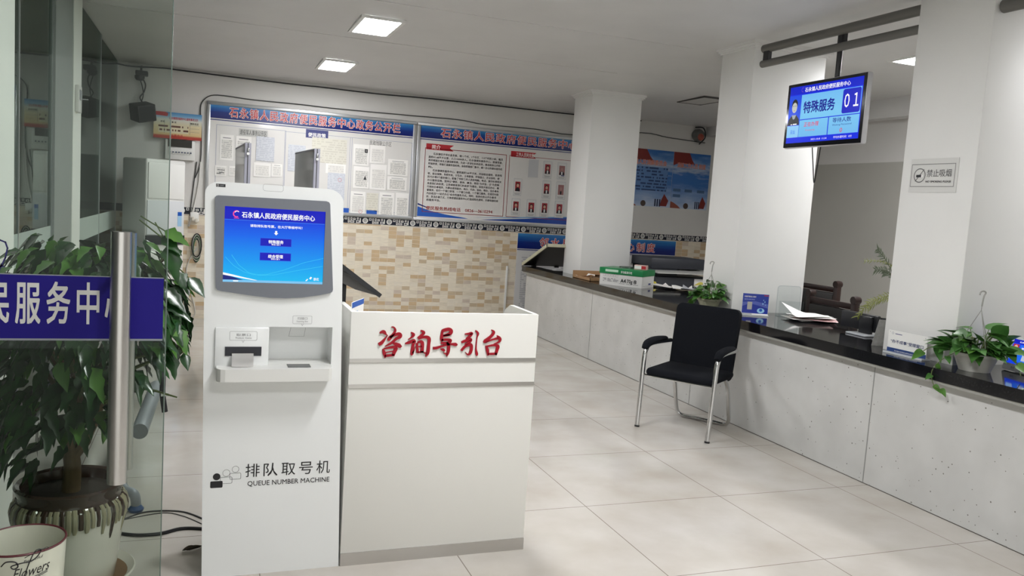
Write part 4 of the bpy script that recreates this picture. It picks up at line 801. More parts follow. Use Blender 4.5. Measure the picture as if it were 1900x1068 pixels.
for k in range(26):
    a = r_.uniform(0, 2*PI); z_ = r_.uniform(.62, 1.22); rr = (.34 if z_ < 1.05 else .22)*math.sqrt(r_.uniform(.25, 1)); e_ = Vector((PX+.08+rr*math.cos(a)*1.05, PY+rr*math.sin(a)*.75, z_)); s0 = Vector((PX+.02, PY, .6 if z_ < .9 else .68)); m_ = (s0+e_)/2+Vector((0, 0, .08))
    b.tube(smooth_path([s0, m_, e_], 4), [.011-.008*i/8 for i in range(9)], BARK if k % 2 else STEM, 6); tops.append((m_, e_))
b.build('branches', t)
b = MB(); n_ = 0
def inside(p): return p.y > GY+.03 or p.x > -.08
while n_ < 900:
    a = r_.uniform(0, 2*PI); ph = r_.uniform(-1, 1); q = r_.uniform(.55, 1)**.6
    c = Vector((PX+.05, PY+.05, .93)); sx_ = .35; sz_ = .36 if ph > 0 else .55
    p = c + Vector((sx_*q*math.cos(a)*math.sqrt(1-ph*ph*.8), .28*q*math.sin(a)*math.sqrt(1-ph*ph*.8), sz_*ph*q))
    if p.z < .62 and abs(p.x-PX) < .10 and r_.random() < .75: continue
    if p.z < .42 or (p.z < .66 and p.x > PX+.2): continue
    out = Vector((p.x-c.x, p.y-c.y, 0)); out = out.normalized() if out.length > .01 else Vector((1, 0, 0))
    dd = (out*r_.uniform(.3, 1)+Vector((r_.uniform(-.5, .5), r_.uniform(-.5, .5), r_.uniform(-1.1, -.1)))).normalized(); L_ = r_.uniform(.06, .105)
    tip = p+dd*L_
    if not (inside(p) and inside(tip)) or max(p.x, tip.x) > -.03-1.0*max(0, .88-min(p.z, tip.z)): continue
    if min(p.x, tip.x) < -.72 and max(p.y, tip.y) > 3.22: continue
    leaf_mesh(b, p, dd, Vector((out.x*.6+r_.uniform(-.4, .4), out.y*.6-.3, 1)), L_, L_*r_.uniform(.5, .68), LF2 if (p.z > 1.15 and r_.random() < .4) or r_.random() < .12 else LF1, .35, r_.choice(('lobed', 'ovate', 'lobed')), .3, r_.uniform(-.05, .05)); n_ += 1
for (u, v, u2, v2, L_, mt) in ((306, 428, 352, 452, .12, LF2), (330, 505, 352, 545, .1, LF1), (350, 515, 380, 548, .09, LF1), (310, 560, 355, 592, .11, LF1), (312, 455, 330, 520, .11, LF1), (330, 610, 347, 655, .1, LF2), (315, 650, 325, 700, .1, LF1), (340, 655, 349, 685, .06, LF1), (318, 600, 340, 640, .1, LF1), (305, 535, 345, 575, .12, LF1), (45, 815, 12, 838, .1, LF1), (300, 440, 338, 470, .1, LF1)):
    p0 = at_y(u, v, 3.12); p1 = at_y(u2, v2, 3.1); dd = p1-p0; b.tube([p0-dd.normalized()*.06+Vector((-.03, .04, .02)), p0], .0025, STEM, 5); leaf_mesh(b, p0, dd, Vector((.2, -.8, .6)), dd.length, dd.length*.62, mt, .1, 'lobed' if L_ > .09 else 'ovate', .25)
b.build('foliage', t)
b = MB(); b.lathe([(0, 0), (.15, 0), (.19, .035), (.205, .055), (.2, .06), (.18, .04), (.14, .011), (0, .011)], (PX+.015, PY-.01, 0), M('white_saucer', 'c9c6ba', .3), 40); b.lathe([(0, .012), (.19, .04)], (PX+.015, PY-.01, 0), M('saucer_litter', '6d5335', .9), 24)
tag(b.build('pot_saucer'), 'round pale saucer with dry litter under the large glazed pot', 'saucer')
b = MB(); r_ = random.Random(3)
for k in range(4): leaf_mesh(b, at_z(338+4*k, 1021, .004), Vector((1, r_.uniform(-.6, .6), .15)), Z, .055, .03, M('dead_leaf', '39301f', .8), -.1, 'ovate', .7)
tag(b.build('dead_leaf'), 'curled dead leaf on the floor left of the queue machine', 'leaf')
# flower bucket in front of the glass
BX, BY, BR, BZ = -.552, 2.5, .11, .31
p = at_z(40, 1001, BZ); BX, BY = at_y(40, 1001, 2.5).x, 2.5; BZ = at_y(40, 1001, 2.5).z
t = thing('flower_bucket', 'empty cream metal bucket printed Flowers with a dark red rim, in the near left corner', 'bucket', (BX, BY, 0))
b = MB(); EN = M('cream_enamel', 'c9ccba', .3, 0, None, .5, .2, .06, 12); rb = BR*.78
b.lathe([(0, .004), (rb, 0), (BR, BZ), (BR-.004, BZ), (rb-.005, .012), (0, .012)], (BX, BY, 0), EN, 48)
def bk(a, z): r = rb+(BR-rb)*z/BZ+.0008; return Vector((BX+r*math.cos(a), BY+r*math.sin(a), z))
a0 = math.atan2(-BY, -BX)  # towards the viewer
def btext(s_, ac, z, h, wd_, bold, slant=.25):
    vs, fs = glyphs(s_, bold); xx0 = min(v[0] for v in vs); xx1 = max(v[0] for v in vs); k = wd_/(xx1-xx0)
    b.add([bk(ac+((v[0]-xx0)*k-wd_/2+slant*v[1]*h)/BR, z+v[1]*h+.1*((v[0]-xx0)*k)) for v in vs], fs, INK)
btext('Flowers', a0+.22, BZ-.066, .042, .09, .0); btext('Beautiful', a0+.25, BZ-.022, .011, .045, .0)
def sw(pts, w_=.0016):
    q = smooth_path([Vector((x, z, 0)) for x, z in pts], 5); b.tube([bk(a0+.22+c.x*.85/BR, BZ+.036+c.y*.85) for c in q], w_, INK, 4)
sw([(-.085, -.075), (-.07, -.06), (-.045, -.062), (-.038, -.078), (-.05, -.085), (-.056, -.075), (-.03, -.068), (0, -.066), (.02, -.05), (.025, -.035), (.01, -.035), (-.005, -.065), (-.02, -.11), (-.035, -.125)])
sw([(-.04, -.128), (0, -.122), (.05, -.112)], .0008); sw([(-.04, -.133), (0, -.127), (.05, -.117)], .0008); sw([(-.02, -.052), (0, -.043), (.02, -.036), (.045, -.034), (.05, -.04), (.043, -.042)], .0009)
b.build('body', t)
b = MB(); b.tube([(BX+(BR-.001)*math.cos(q), BY+(BR-.001)*math.sin(q), BZ) for q in [2*PI*k/48 for k in range(48)]], .0032, M('dark_red_rim', '57242a', .4), 6, True); b.build('rim', t)

# ------------------------------------------------------------------ waiting bench end, floor cables (between plant and machine)
t = thing('waiting_bench', 'grey steel waiting bench with black seats, mostly hidden behind the large plant', 'bench', (-.42, 4.7, 0))
b = MB(); e0, e1 = at_z(259, 800, .34), at_z(282, 738, .34); dv = Vector((e1.x-e0.x, e1.y-e0.y, 0)).normalized(); b.tube([e0, e0+dv*.9], .036, GREYSTEEL, 20); b.build('beam', t)
b = MB(); g0 = Vector((-.265, 3.9, .03)); b.tube(smooth_path([e0+dv*.3+Vector((-.14, 0, -.03)), e0+dv*.18+Vector((-.1, -.05, -.15)), g0+Vector((-.06, .05, .07)), g0+Vector((-.01, 0, .05)), g0], 5), .022, GREYSTEEL, 12); b.build('leg', t)
b = MB(); b.lathe([(0, 0), (.03, 0), (.034, .012), (.02, .03), (0, .032)], (-.265, 3.9, 0), M('blue_glide', '33507a', .3), 16); b.build('foot_glide', t)
b = MB(); b.box((-.8, 4.5, .4), (-.31, 4.95, .43), BLACKP, .012); b.build('seat', t)
b = MB(); s0 = at_y(302, 697, 4.35); s1 = at_y(306, 764, 4.35); b.tube(smooth_path([s0+Vector((-.02, .1, .03)), s0, (s0+s1)/2+Vector((-.006, 0, 0)), s1], 4), .014, BLACKP, 6, sy=.6); b.box((s0.x-.006, 4.33, s0.z-.1), (s0.x+.03, 4.345, s0.z-.085), CHROME); b.build('strap', t)
for pts, r__, lab in (([(216, 988), (255, 992), (298, 989), (335, 980), (372, 980), (400, 985)], .007, 'thick black cable lying on the floor, left of the machine base'), ([(222, 966), (262, 951), (300, 947), (340, 949), (372, 960), (400, 975)], .0035, 'thin grey cable curving over the floor behind the black one'), ([(222, 965), (300, 951), (340, 957), (376, 972), (400, 982)], .002, 'finest grey wire on the floor behind the black cable')):
    b = MB(); b.tube(smooth_path([at_z(u, v, r__) for u, v in pts], 5), r__, BLACKP if r__ > .005 else M('dark_grey_cable', '3a3a3a', .5), 6); tag(b.build('floor_cable'), lab, 'cable', 'cables on the floor')

# ------------------------------------------------------------------ things on the worktop
ZT = .7805
def CT(u, v): return at_z(u, v, ZT)
# cardboard tray with papers
c = Vector((3.83, 7.62, ZT)); t = thing('cardboard_tray', 'shallow open cardboard tray of crumpled papers beside the farthest pillar', 'tray', c)
b = MB(); b.box((3.66, 7.42, ZT), (3.99, 7.84, ZT+.004), CARD); b.box((3.66, 7.836, ZT), (3.99, 7.842, ZT+.075), CARD); b.box((3.984, 7.42, ZT), (3.99, 7.84, ZT+.075), CARD); b.box((3.66, 7.42, ZT), (3.99, 7.426, ZT+.04), CARD); b.box((3.66, 7.42, ZT), (3.666, 7.84, ZT+.03), CARD); b.build('tray', t)
for k, (x, y, a) in enumerate(((3.72, 7.72, .3), (3.8, 7.55, 1.2), (3.9, 7.66, -.5), (3.85, 7.75, .8))):
    b = MB(); r_ = random.Random(k); vs = [(x+(i % 3-1)*.06*math.cos(a)-(i//3-1)*.05*math.sin(a), y+(i % 3-1)*.06*math.sin(a)+(i//3-1)*.05*math.cos(a), ZT+.012+.012*k*.4+r_.uniform(0, .03)) for i in range(9)]; b.add(vs, [(0,1,4,3),(1,2,5,4),(3,4,7,6),(4,5,8,7)], M('crumpled_dark', '4a3a2c', .8) if k in (1, 2) else PAPER)
    tag(b.build('crumpled_paper'), ('crumpled white paper at the left of the cardboard tray', 'dark crumpled wrapper at the front of the cardboard tray', 'dark crumpled wrapper at the right of the cardboard tray', 'crumpled white paper at the back of the cardboard tray')[k], 'paper', 'crumpled papers in the tray')
# copier paper box
fl_, fr_, brr = CT(1112, 526), CT(1190, 535), CT(1212, 530); u_ = (fr_-fl_); bw = u_.length; u_.normalize(); v_ = Vector((-u_.y, u_.x, 0)); bd = .3
ang = math.atan2(u_.y, u_.x); t = thing('paper_carton', 'white carton of copier paper with a green lid on the worktop', 'box', fl_, ang)
hb = .165; b = MB(); b.box((0, 0, 0), (bw, bd, hb), M('white_carton', 'd9d8d4', .6)); f = Face(b, (0, 0, 0), X, Z, bw, hb)
b.text('A4', f.p(.5, .22), X, Z, .05, INK, .058, 'l', .03); b.text('70g', f.p(.65, .22), X, Z, .05, INK, .06, 'l', .02); b.text('8', f.p(.81, .22), X, Z, .05, INK, .03, 'l', .02); f.rect(.47, .14, .6, .16, GREYINK); f.rect(.64, .14, .77, .16, GREYINK); f.rect(.8, .14, .92, .16, GREYINK)
for k in range(6): f.frame(.09+k*.06, .5, .13+k*.06, .66, .0015, GREYINK)
f.rect(.08, .22, .45, .42, print_mat('carton_print', 'd4d3d0', '77777a', .012, .012, .7), .0006)
f2 = Face(b, (bw, 0, 0), Y, Z, bd, hb); f2.frame(.1, .1, .88, .72, .002, GREYINK); f2.rect(.55, .15, .75, .25, NAVY); b.build('carton', t, False)
b = MB(); b.box((-.006, -.006, hb-.055), (bw+.006, bd+.006, hb+.004), GREEN, .003); f = Face(b, (-.006, -.006, hb-.055), X, Z, bw+.012, .059); b.text('多功能复印纸', f.p(.5, .3), X, Z, .026, WHITEINK, .12, 'l', .01); b.text('PAPER', f.p(.16, .3), X, Z, .034, WHITEINK, .13, 'l', .02) if False else f.rect(.14, .35, .44, .75, M('pale_green_print', 'b9d8c2', .4)); b.build('lid', t, False)
pc = fl_+u_*(bw*.82)+v_*.15+Vector((0, 0, hb+.0045)); b = MB(); T = Matrix.Translation(pc) @ Matrix.Rotation(ang+.15, 4, 'Z'); b.box((-.06, -.04, 0), (.06, .04, .045), M('pink_carton', 'c9a7a0', .5), .003, T); b.box((-.058, -.0405, .008), (.01, -.04, .038), PAPER, 0, T); b.box((.012, -.0406, .008), (.056, -.04, .038), RED, 0, T)
tag(b.build('small_pack'), 'small pink and white pack lying on the green lid', 'pack')
pc = fl_+u_*(bw*.42)+v_*.2+Vector((0, 0, hb+.0045)); b = MB(); b.lathe([(0, 0), (.075, 0), (.07, .012), (0, .016)], pc, M('dark_green_cap', '1f3b28', .4), 24); tag(b.build('round_lid'), 'flat dark round lid lying on the green carton lid', 'lid')
# printer
t = thing('office_printer', 'dark grey office printer with a pale output tray behind the copier paper carton', 'printer', (4.85, 7.78, .6)); b = MB()
b.box((4.5, 7.55, .62), (5.25, 8.05, .84), DARKP, .01); b.build('body', t)
b = MB(); b.add([(4.46, 7.45, .885), (5.24, 7.45, .885), (5.24, 8.05, .925), (4.46, 8.05, .925), (4.46, 7.45, .895), (5.24, 7.45, .895), (5.24, 8.05, .945), (4.46, 8.05, .945)], [(0,3,2,1),(4,5,6,7),(0,1,5,4),(1,2,6,5),(2,3,7,6),(3,0,4,7)], M('pale_tray', 'b9b9b4', .4)); b.build('output_tray', t)
b = MB(); b.box((4.46, 7.6, .925), (5.14, 8.05, 1.04), DARKP, .015); b.build('scanner_lid', t)
b = MB(); b.box((4.46, 7.62, .83), (4.8, 8.0, .95), DARKP); b.build('column', t)
b = MB(); b.box((4.98, 7.548, .74), (5.1, 7.55, .83), PAPER); b.build('sticker', t)
b = MB(); b.box((4.6, 7.5, .0), (5.2, 8.1, .62), M('grey_cabinet', '6f7072', .5)); tag(b.build('printer_cabinet'), 'grey cabinet under the office printer behind the counter', 'cabinet')
b = MB(); c = CT(1213, 531)+Vector((.02, .03, .025)); b.lathe([(0, -.025), (.018, -.018), (.025, 0), (.018, .018), (0, .025)], c, M('yellow_rubber', 'd6c948', .5), 16); tag(b.build('yellow_ball'), 'small yellow ball beside the copier paper carton', 'ball')
for k, (x, y, a, lab) in enumerate(((4.3, 6.98, .2, 'loose white sheet right of the copier paper carton, leftmost'), (4.36, 6.8, -.5, 'white sheet with a lifted corner near the pothos pot'), (4.4, 6.62, .9, 'grey printed sheet closest to the pothos pot'))):
    b = MB(); T = Matrix.Translation((x, y, ZT+.002+.004*k)) @ Matrix.Rotation(a, 4, 'Z'); n_ = 6; vs = []; 
    for i in range(n_):
        for j in range(n_): vs.append((-.1+.2*i/5, -.14+.28*j/5, .012*math.sin(i*.9+k)*(j/5)+.016+(.03 if (i == 5 and j == 5) else 0)))
    b.add(vs, [(i*n_+j, (i+1)*n_+j, (i+1)*n_+j+1, i*n_+j+1) for i in range(n_-1) for j in range(n_-1)], PAPER if k < 2 else M('grey_paper', '9b9da0', .6), True, T); tag(b.build('loose_sheet'), lab, 'paper', 'loose sheets beside the carton')
# pothos pots with hanger hooks
def pothos(label, c, r0, r1, h, boxy, seed, hook_u, hook_z, nl, spread, trail, pot_mat, lsize=.075):
    t = thing('pothos_pot', label, 'potted plant', c); r_ = random.Random(seed); b = MB(); sx_ = 1.0
    prof = [(0, 0), (r0, 0), (r0*1.03, .008), (r1, h-.015), (r1+.008, h-.014), (r1+.008, h), (r1-.002, h), (r1-.006, h-.02), (0, h-.025)]
    b.lathe(prof, (0, 0, 0), pot_mat, 32); b.build('pot', t, False)
    b = MB(); b.lathe([(0, h-.018), (r1-.008, h-.018)], (0, 0, 0), SOIL, 20); b.build('soil', t, False)
    b = MB()
    for k in range(3):
        a = 2*PI*k/3+.5; b.tube([(r1*math.cos(a), r1*math.sin(a), h-.005), (hook_u*.5, 0, hook_z-.10), (hook_u, 0, hook_z-.07)], .0022, M('hanger_grey', '9c9c96', .4), 6)
    hk = [(hook_u, 0, hook_z-.08), (hook_u+.004, 0, hook_z-.03), (hook_u+.012, 0, hook_z-.008), (hook_u, 0, hook_z), (hook_u-.014, 0, hook_z-.006), (hook_u-.018, 0, hook_z-.022)]
    b.tube(smooth_path(hk, 5), .0042, M('hanger_grey', '9c9c96', .4), 8)
    b.v = [Matrix.Rotation(-.4, 4, 'Z') @ v for v in b.v]
    b.build('hanger', t, False)
    bs = MB(); b = MB()
    for k in range(nl):
        a = r_.uniform(0, 2*PI); q = math.sqrt(r_.uniform(.05, 1)); tip = Vector((spread*q*math.cos(a), spread*q*math.sin(a), h+.015+r_.uniform(.0, .15)*(1.15-q))); rt_ = Vector((r1*.6*q*math.cos(a), r1*.6*q*math.sin(a), h-.02))
        bs.tube(smooth_path([rt_, (rt_+tip)/2+Vector((0, 0, .03)), tip], 3), .0018, STEM, 5)
        dd = Vector((math.cos(a)+r_.uniform(-.6, .6), math.sin(a)+r_.uniform(-.6, .6), r_.uniform(-.45, .6))); L_ = lsize*r_.uniform(.75, 1.25)
        leaf_mesh(b, tip, dd, Vector((r_.uniform(-.5, .5), r_.uniform(-.9, .1), 1)), L_, L_*.7, LF4 if r_.random() < .015 else (LF2 if r_.random() < .22 else LF3), .22, 'heart', .25)
    for pts, sizes in trail:
        P_ = smooth_path(pts, 4); bs.tube(P_, .0022, STEM, 5)
        for i, q in enumerate(P_[3::3]):
            dd = Vector((r_.uniform(-1, .6), r_.uniform(-1, .4), r_.uniform(-.8, -.1))); leaf_mesh(b, q, dd, Vector((-.5, -.6, .7)), sizes*r_.uniform(.8, 1.1), sizes*.65, (LF3, LF2, LF4)[i % 3 if i % 5 == 4 else i % 2], .25, 'heart', .25)
    bs.build('stems', t, False); b.build('foliage', t, False)
    return t
POTG = M('grey_green_pot', '9a9a82', .4); POTW = M('white_ribbed_pot', 'c4c3bb', .4)
pothos('small pothos in a grey pot with a hanging hook, in front of the second pillar', (3.715, 5.40, ZT), .062, .088, .085, 0, 3, -.0, .375, 95, .135, [([(-.05, .06, .09), (-.06, .12, .09), (-.07, .2, .02)], .06)], POTG, .066)
pothos('larger trailing pothos in a white pot at the front of the nearest pillar', (3.80, 3.085, ZT), .075, .105, .095, 0, 8, .0, .42, 95, .155, [([(-.1, .05, .1), (-.16, .14, .1), (-.17, .22, .03)], .075), ([(-.1, .02, .1), (-.16, .06, .05), (-.205, .08, -.02), (-.21, .05, -.09), (-.205, -.0, -.1)], .05), ([(.05, -.09, .1), (.04, -.17, .12), (.03, -.24, .02)], .08)], POTW, .095)
# blue sign stand on the second pillar side
def sign_stand(label, o, dx, w_, h_, z0, face):
    t = thing('sign_stand', label, 'sign', o); b = MB(); n = dx.cross(Z); b.prism([(0, 0), (w_, 0), (w_, h_), (0, h_)], Vector(o)+Z*z0, dx, Z, .004, WHITEP); f = Face(b, Vector(o)+Z*z0, dx, Z, w_, h_); face(b, f); b.build('panel', t)
    b = MB(); b.prism([(0, 0), (w_, 0), (w_, .008), (0, .008)], Vector(o)+n*.03+Z*.0, dx, Z, .065, M('acrylic_base', 'cfd2d4', .2)); b.prism([(0, 0), (w_, 0), (w_, z0+.01), (0, z0+.01)], Vector(o)-n*.004, dx, Z, .004, M('acrylic_base', 'cfd2d4', .2)); b.build('base', t); return t
def face_blue(b, f):
    f.rect(.01, .02, .99, .98, M('blue_violet_print', '2b3f9e', .25)); f.poly([(.01, .02), (.99, .02), (.99, .3), (.6, .42), (.3, .5), (.01, .35)], M('blue_mid_print', '23359a', .25), .0009); f.poly([(.01, .35), (.3, .5), (.6, .42), (.99, .3), (.99, .5), (.5, .62), (.01, .55)], M('violet_band_print', '5563b5', .3), .0009)
    f.text('好差评微信小程序', .07, .8, .085, WHITEINK, .44, 'l', .01); f.text('请您扫码评价', .07, .67, .07, M('pale_violet_print', 'aab4e6', .3), .4, 'l', 0)
    f.rect(.2, .2, .38, .58, M('code_card', 'b8b6b0', .4), .0015)
    f.disc(.72, .17, .028, M('pale_cyan_print', '9fd0ee', .3), .0012, 16, .7); f.disc(.72, .2, .012, BLUEP, .0015, 12)
    for u, v, s_ in ((.78, .5, .02), (.85, .6, .016), (.8, .68, .012), (.88, .45, .012)): f.poly([(u-s_, v), (u, v-s_*2.2), (u+s_*1.4, v), (u, v+s_*4)], M('pale_cyan_print', '9fd0ee', .3), .0012)
    f.rect(.8, .9, .97, .94, RED, .0012)
sl, sr = CT(1375, 583), CT(1424, 586.5); dx = (sr-sl); ws = dx.length; dx.normalize(); sign_stand('blue desk sign with a white base standing at the foot of the second pillar', sl, dx, ws, .155, .012, face_blue)
c = CT(1408, 585); b = MB(); T = Matrix.Translation(c) @ Matrix.Rotation(-.4, 4, 'Z'); b.box((-.06, -.03, 0), (.06, .03, .012), PAPER, .002, T); tag(b.build('note_pad'), 'small white note pad in front of the blue desk sign', 'note pad')
b = MB(); p0, p1 = CT(1438, 585), CT(1482, 587); dx2 = (p1-p0).normalized(); b.prism(rrect(0, 0, (p1-p0).length, .235, .025, 5, (1, 1, 0, 0)), p0, dx2, Z, .003, glass('clear_acrylic', 'f7f9f9', .45)); b.prism([(0, 0), ((p1-p0).length, 0), ((p1-p0).length, .12), (0, .12)], p0+dx2.cross(Z)*.05, dx2, Z, .003, glass('clear_acrylic', 'f7f9f9', .45)); b.prism([(0, 0), ((p1-p0).length, 0), ((p1-p0).length, .004), (0, .004)], p0+dx2.cross(Z)*.05, dx2, Z, .05, glass('clear_acrylic', 'f7f9f9', .45)); 
fa = Face(b, p0, dx2, Z, (p1-p0).length, .235); fa.line(rrect(.02, .01, .98, .98, .1, 5, (1, 1, 0, 0)), .0022, M('acrylic_edge', 'aab0b4', .2), .001, True); tag(b.build('leaflet_holder'), 'empty clear acrylic leaflet holder beside the blue desk sign', 'holder')
# pile of papers: every sheet its own
pa, pb = CT(1452, 592), CT(1552, 597); pc = (pa+pb)/2
lab = ['white sheet at the bottom of the paper pile', 'white sheet second from the bottom of the pile', 'sheet with a red edge in the middle of the paper pile', 'white sheet third from the top of the pile', 'white sheet just below the top of the pile', 'large top sheet of the pile with a corner curling up']
for k in range(6):
    b = MB(); r_ = random.Random(20+k); T = Matrix.Translation(pc+Vector((r_.uniform(-.03, .03), r_.uniform(-.03, .03), .001+.0065*k))) @ Matrix.Rotation(-.3+r_.uniform(-.35, .35), 4, 'Z'); n_ = 8; vs = []
    for i in range(n_):
        for j in range(n_):
            u, v = i/7, j/7; zz = .004*math.sin(u*4+k)+.0045; zz += (.075*max(0, (1-u)*1-.35)*max(0, v-.2)*2.2 if k == 5 else 0)+(.02*max(0, .25-u)*2 if k == 3 else 0); vs.append((-.155+.31*u, -.11+.22*v, zz))
    b.add(vs, [(i*n_+j, (i+1)*n_+j, (i+1)*n_+j+1, i*n_+j+1) for i in range(n_-1) for j in range(n_-1)], M('pink_paper', 'd8b4b4', .6) if k == 2 else PAPER, True, T); tag(b.build('paper_sheet'), lab[k], 'paper', 'pile of papers on the worktop')
# monitor seen from behind
t = thing('desk_monitor', 'dark monitor seen from behind on the worktop between the two nearer pillars', 'monitor', (4.12, 4.2, ZT))
o_ = at_x(1566, 616, 4.2); m0, m1 = at_x(1562, 574, 4.15), at_x(1629, 575, 4.15); zb2 = at_x(1600, 612, 4.15).z
b = MB(); b.box((4.15, m1.y, zb2), (4.185, m0.y, m0.z), BLACKP, .006); b.build('screen_panel', t)
ym = at_x(1606, 600, 4.13).y; b = MB(); b.box((4.12, ym-.05, ZT+.01), (4.15, ym+.05, zb2+.1), BLACKP, .005); b.build('neck', t)
b = MB(); b.box((4.05, ym-.09, ZT), (4.22, ym+.09, ZT+.012), M('pale_stand', 'b9bcc0', .3), .005); b.build('base', t)
# wooden office chairs
def wood_chair(label, x, y, zt_):
    t = thing('wooden_armchair', label, 'chair', (x, y, 0), 0, 'dark wooden armchairs behind the counter'); w_ = .25
    for s in (-1, 1):
        b = MB(); b.box((x-.025, y+s*w_-.025, 0), (x+.025, y+s*w_+.025, zt_), WOOD, .008); T = Matrix.Translation((x, y+s*w_, zt_)) @ Matrix.Rotation(PI/2, 4, 'Y'); b.lathe([(0, -.03), (.03, -.03), (.033, 0), (.03, .03), (0, .03)], (0, 0, 0), WOOD, 16, None, T); b.build('back_post', t)
        b = MB(); b.box((x-.5, y+s*w_-.022, 0), (x-.455, y+s*w_+.022, .66), WOOD, .006); b.build('front_leg', t)
        b = MB(); b.box((x-.52, y+s*w_-.03, .64), (x, y+s*w_+.03, .675), WOOD, .01); b.build('armrest', t)
    b = MB(); b.box((x-.02, y-w_, zt_-.075), (x+.02, y+w_, zt_-.03), WOOD, .006); b.build('top_rail', t); b = MB(); b.box((x-.018, y-w_, zt_-.52), (x+.018, y+w_, zt_-.47), WOOD, .006); b.build('lower_rail', t)
    b = MB(); b.box((x-.03, y-w_+.02, zt_-.47), (x+.012, y+w_-.02, zt_-.08), M('black_leather', '1a1716', .4), .015); b.build('back_cushion', t)
    b = MB(); b.box((x-.48, y-w_, .38), (x, y+w_, .46), M('black_leather', '1a1716', .4), .02); b.build('seat', t)
p = at_z(1541, 552, .925); wood_chair('dark wooden armchair nearer the worktop, behind the paper pile', p.x+.02, p.y, .935)
p = at_z(1518, 526, .97); wood_chair('dark wooden armchair farther back, beside the second pillar edge', p.x+.05, p.y+.06, .985)
# feathery plant beyond the nearest pillar, cup, white box, card
t = thing('feathery_plant', 'feathery green asparagus fern behind the nearest pillar', 'potted plant', (4.75, 4.35, ZT-.0)); r_ = random.Random(4)
b = MB(); cpos = at_z(1690, 600, .9); cpos = Vector((4.62, 4.22, .78))
def frond(b, pts, ln, mat, n=16):
    P_ = smooth_path(pts, 5); b.tube(P_, .0025, mat, 5)
    for i in range(2, len(P_)-1):
        d_ = (P_[i+1]-P_[i-1]).normalized()
        for s in (-1, 1):
            q = (Vector((d_.z*s, 0, -d_.x*s)).normalized()*1+d_*1.1+Vector((0, r_.uniform(-.4, .4), r_.uniform(-.2, .2)))).normalized(); leaf_mesh(b, P_[i], q, Vector((0, -1, .3)), ln*r_.uniform(.6, 1.1), ln*.18, mat, .1, 'ovate', .1)
FG = M('grey_green_frond', '4f5a44', .6); FY = M('olive_frond', '7c8242', .5)
def fp(u, v): return at_y(u, v, 4.25)
frond(b, [fp(1672, 540), fp(1648, 490), fp(1635, 470), fp(1628, 462)], .05, FG); frond(b, [fp(1672, 520), fp(1655, 493), fp(1630, 484), fp(1603, 484)], .03, FY); frond(b, [fp(1672, 530), fp(1650, 505), fp(1636, 500), fp(1624, 500)], .05, FG); frond(b, [fp(1672, 545), fp(1655, 512), fp(1640, 506)], .045, FG)
frond(b, [fp(1676, 552), fp(1648, 548), fp(1622, 556), fp(1606, 568), fp(1590, 588)], .05, FY); frond(b, [fp(1676, 556), fp(1650, 552), fp(1628, 560), fp(1610, 572)], .045, FY); b.build('fronds', t)
pq = fp(1690, 600); b = MB(); b.lathe([(0, ZT), (.06, ZT), (.085, ZT+.15), (.078, ZT+.15), (0, ZT+.13)], (pq.x, pq.y+.03, 0), POTW, 24); b.build('pot', t)
p = at_z(1641, 599, ZT+.03); b = MB(); c = Vector((4.42, at_x(1640, 585, 4.42).y, ZT)); b.lathe([(0, 0), (.028, 0), (.036, .095), (.033, .095), (.026, .006), (0, .006)], c, BLACKP, 20); tag(b.build('pen_cup'), 'small black pen cup beside the nearest pillar', 'cup')
p0 = at_x(1617, 640, 4.0); b = MB(); c = CT(1617, 640); d_ = Vector((.6, -.45, 0)).normalized(); b.prism([(0, 0), (.09, 0), (.11, .16), (.03, .16)], c, d_, Z, .012, M('grey_stone_card', '8b8a86', .4, 0, None, .5, 0, .4, 60)); tag(b.build('grey_card_holder'), 'leaning grey patterned card holder beside the nearest pillar', 'holder')
p0 = CT(1632, 600); b = MB(); b.box((4.46, c.y+.55, ZT), (4.5, c.y+.75, ZT+.12), WHITEP, .004) if False else None
# white sign at the nearest pillar
def face_white(b, f):
    f.rect(0, 0, 1, .2, M('sign_blue_foot', '2c4478', .3)); f.ring(.12, .88, .006, .0012, NAVY, .001); f.rect(.18, .85, .36, .88, NAVY)
    f.text('“办不成事”受理窗口', .5, .45, .17, M('sign_navy_ink', '3c4a78', .4), .84, 'c', .01); f.text('专设窗口受理企业群众未办成事项', .5, .06, .06, WHITEINK, .6, 'c', 0); f.disc(.05, .93, .002, GREYINK); f.disc(.95, .93, .002, GREYINK)
pl0, pl1 = CT(1645, 652), CT(1717, 669); dx3 = (pl1-pl0); w3 = dx3.length; dx3.normalize(); sign_stand('white desk sign with a blue foot in front of the nearest pillar', pl0, dx3, w3, .125, .006, face_white)
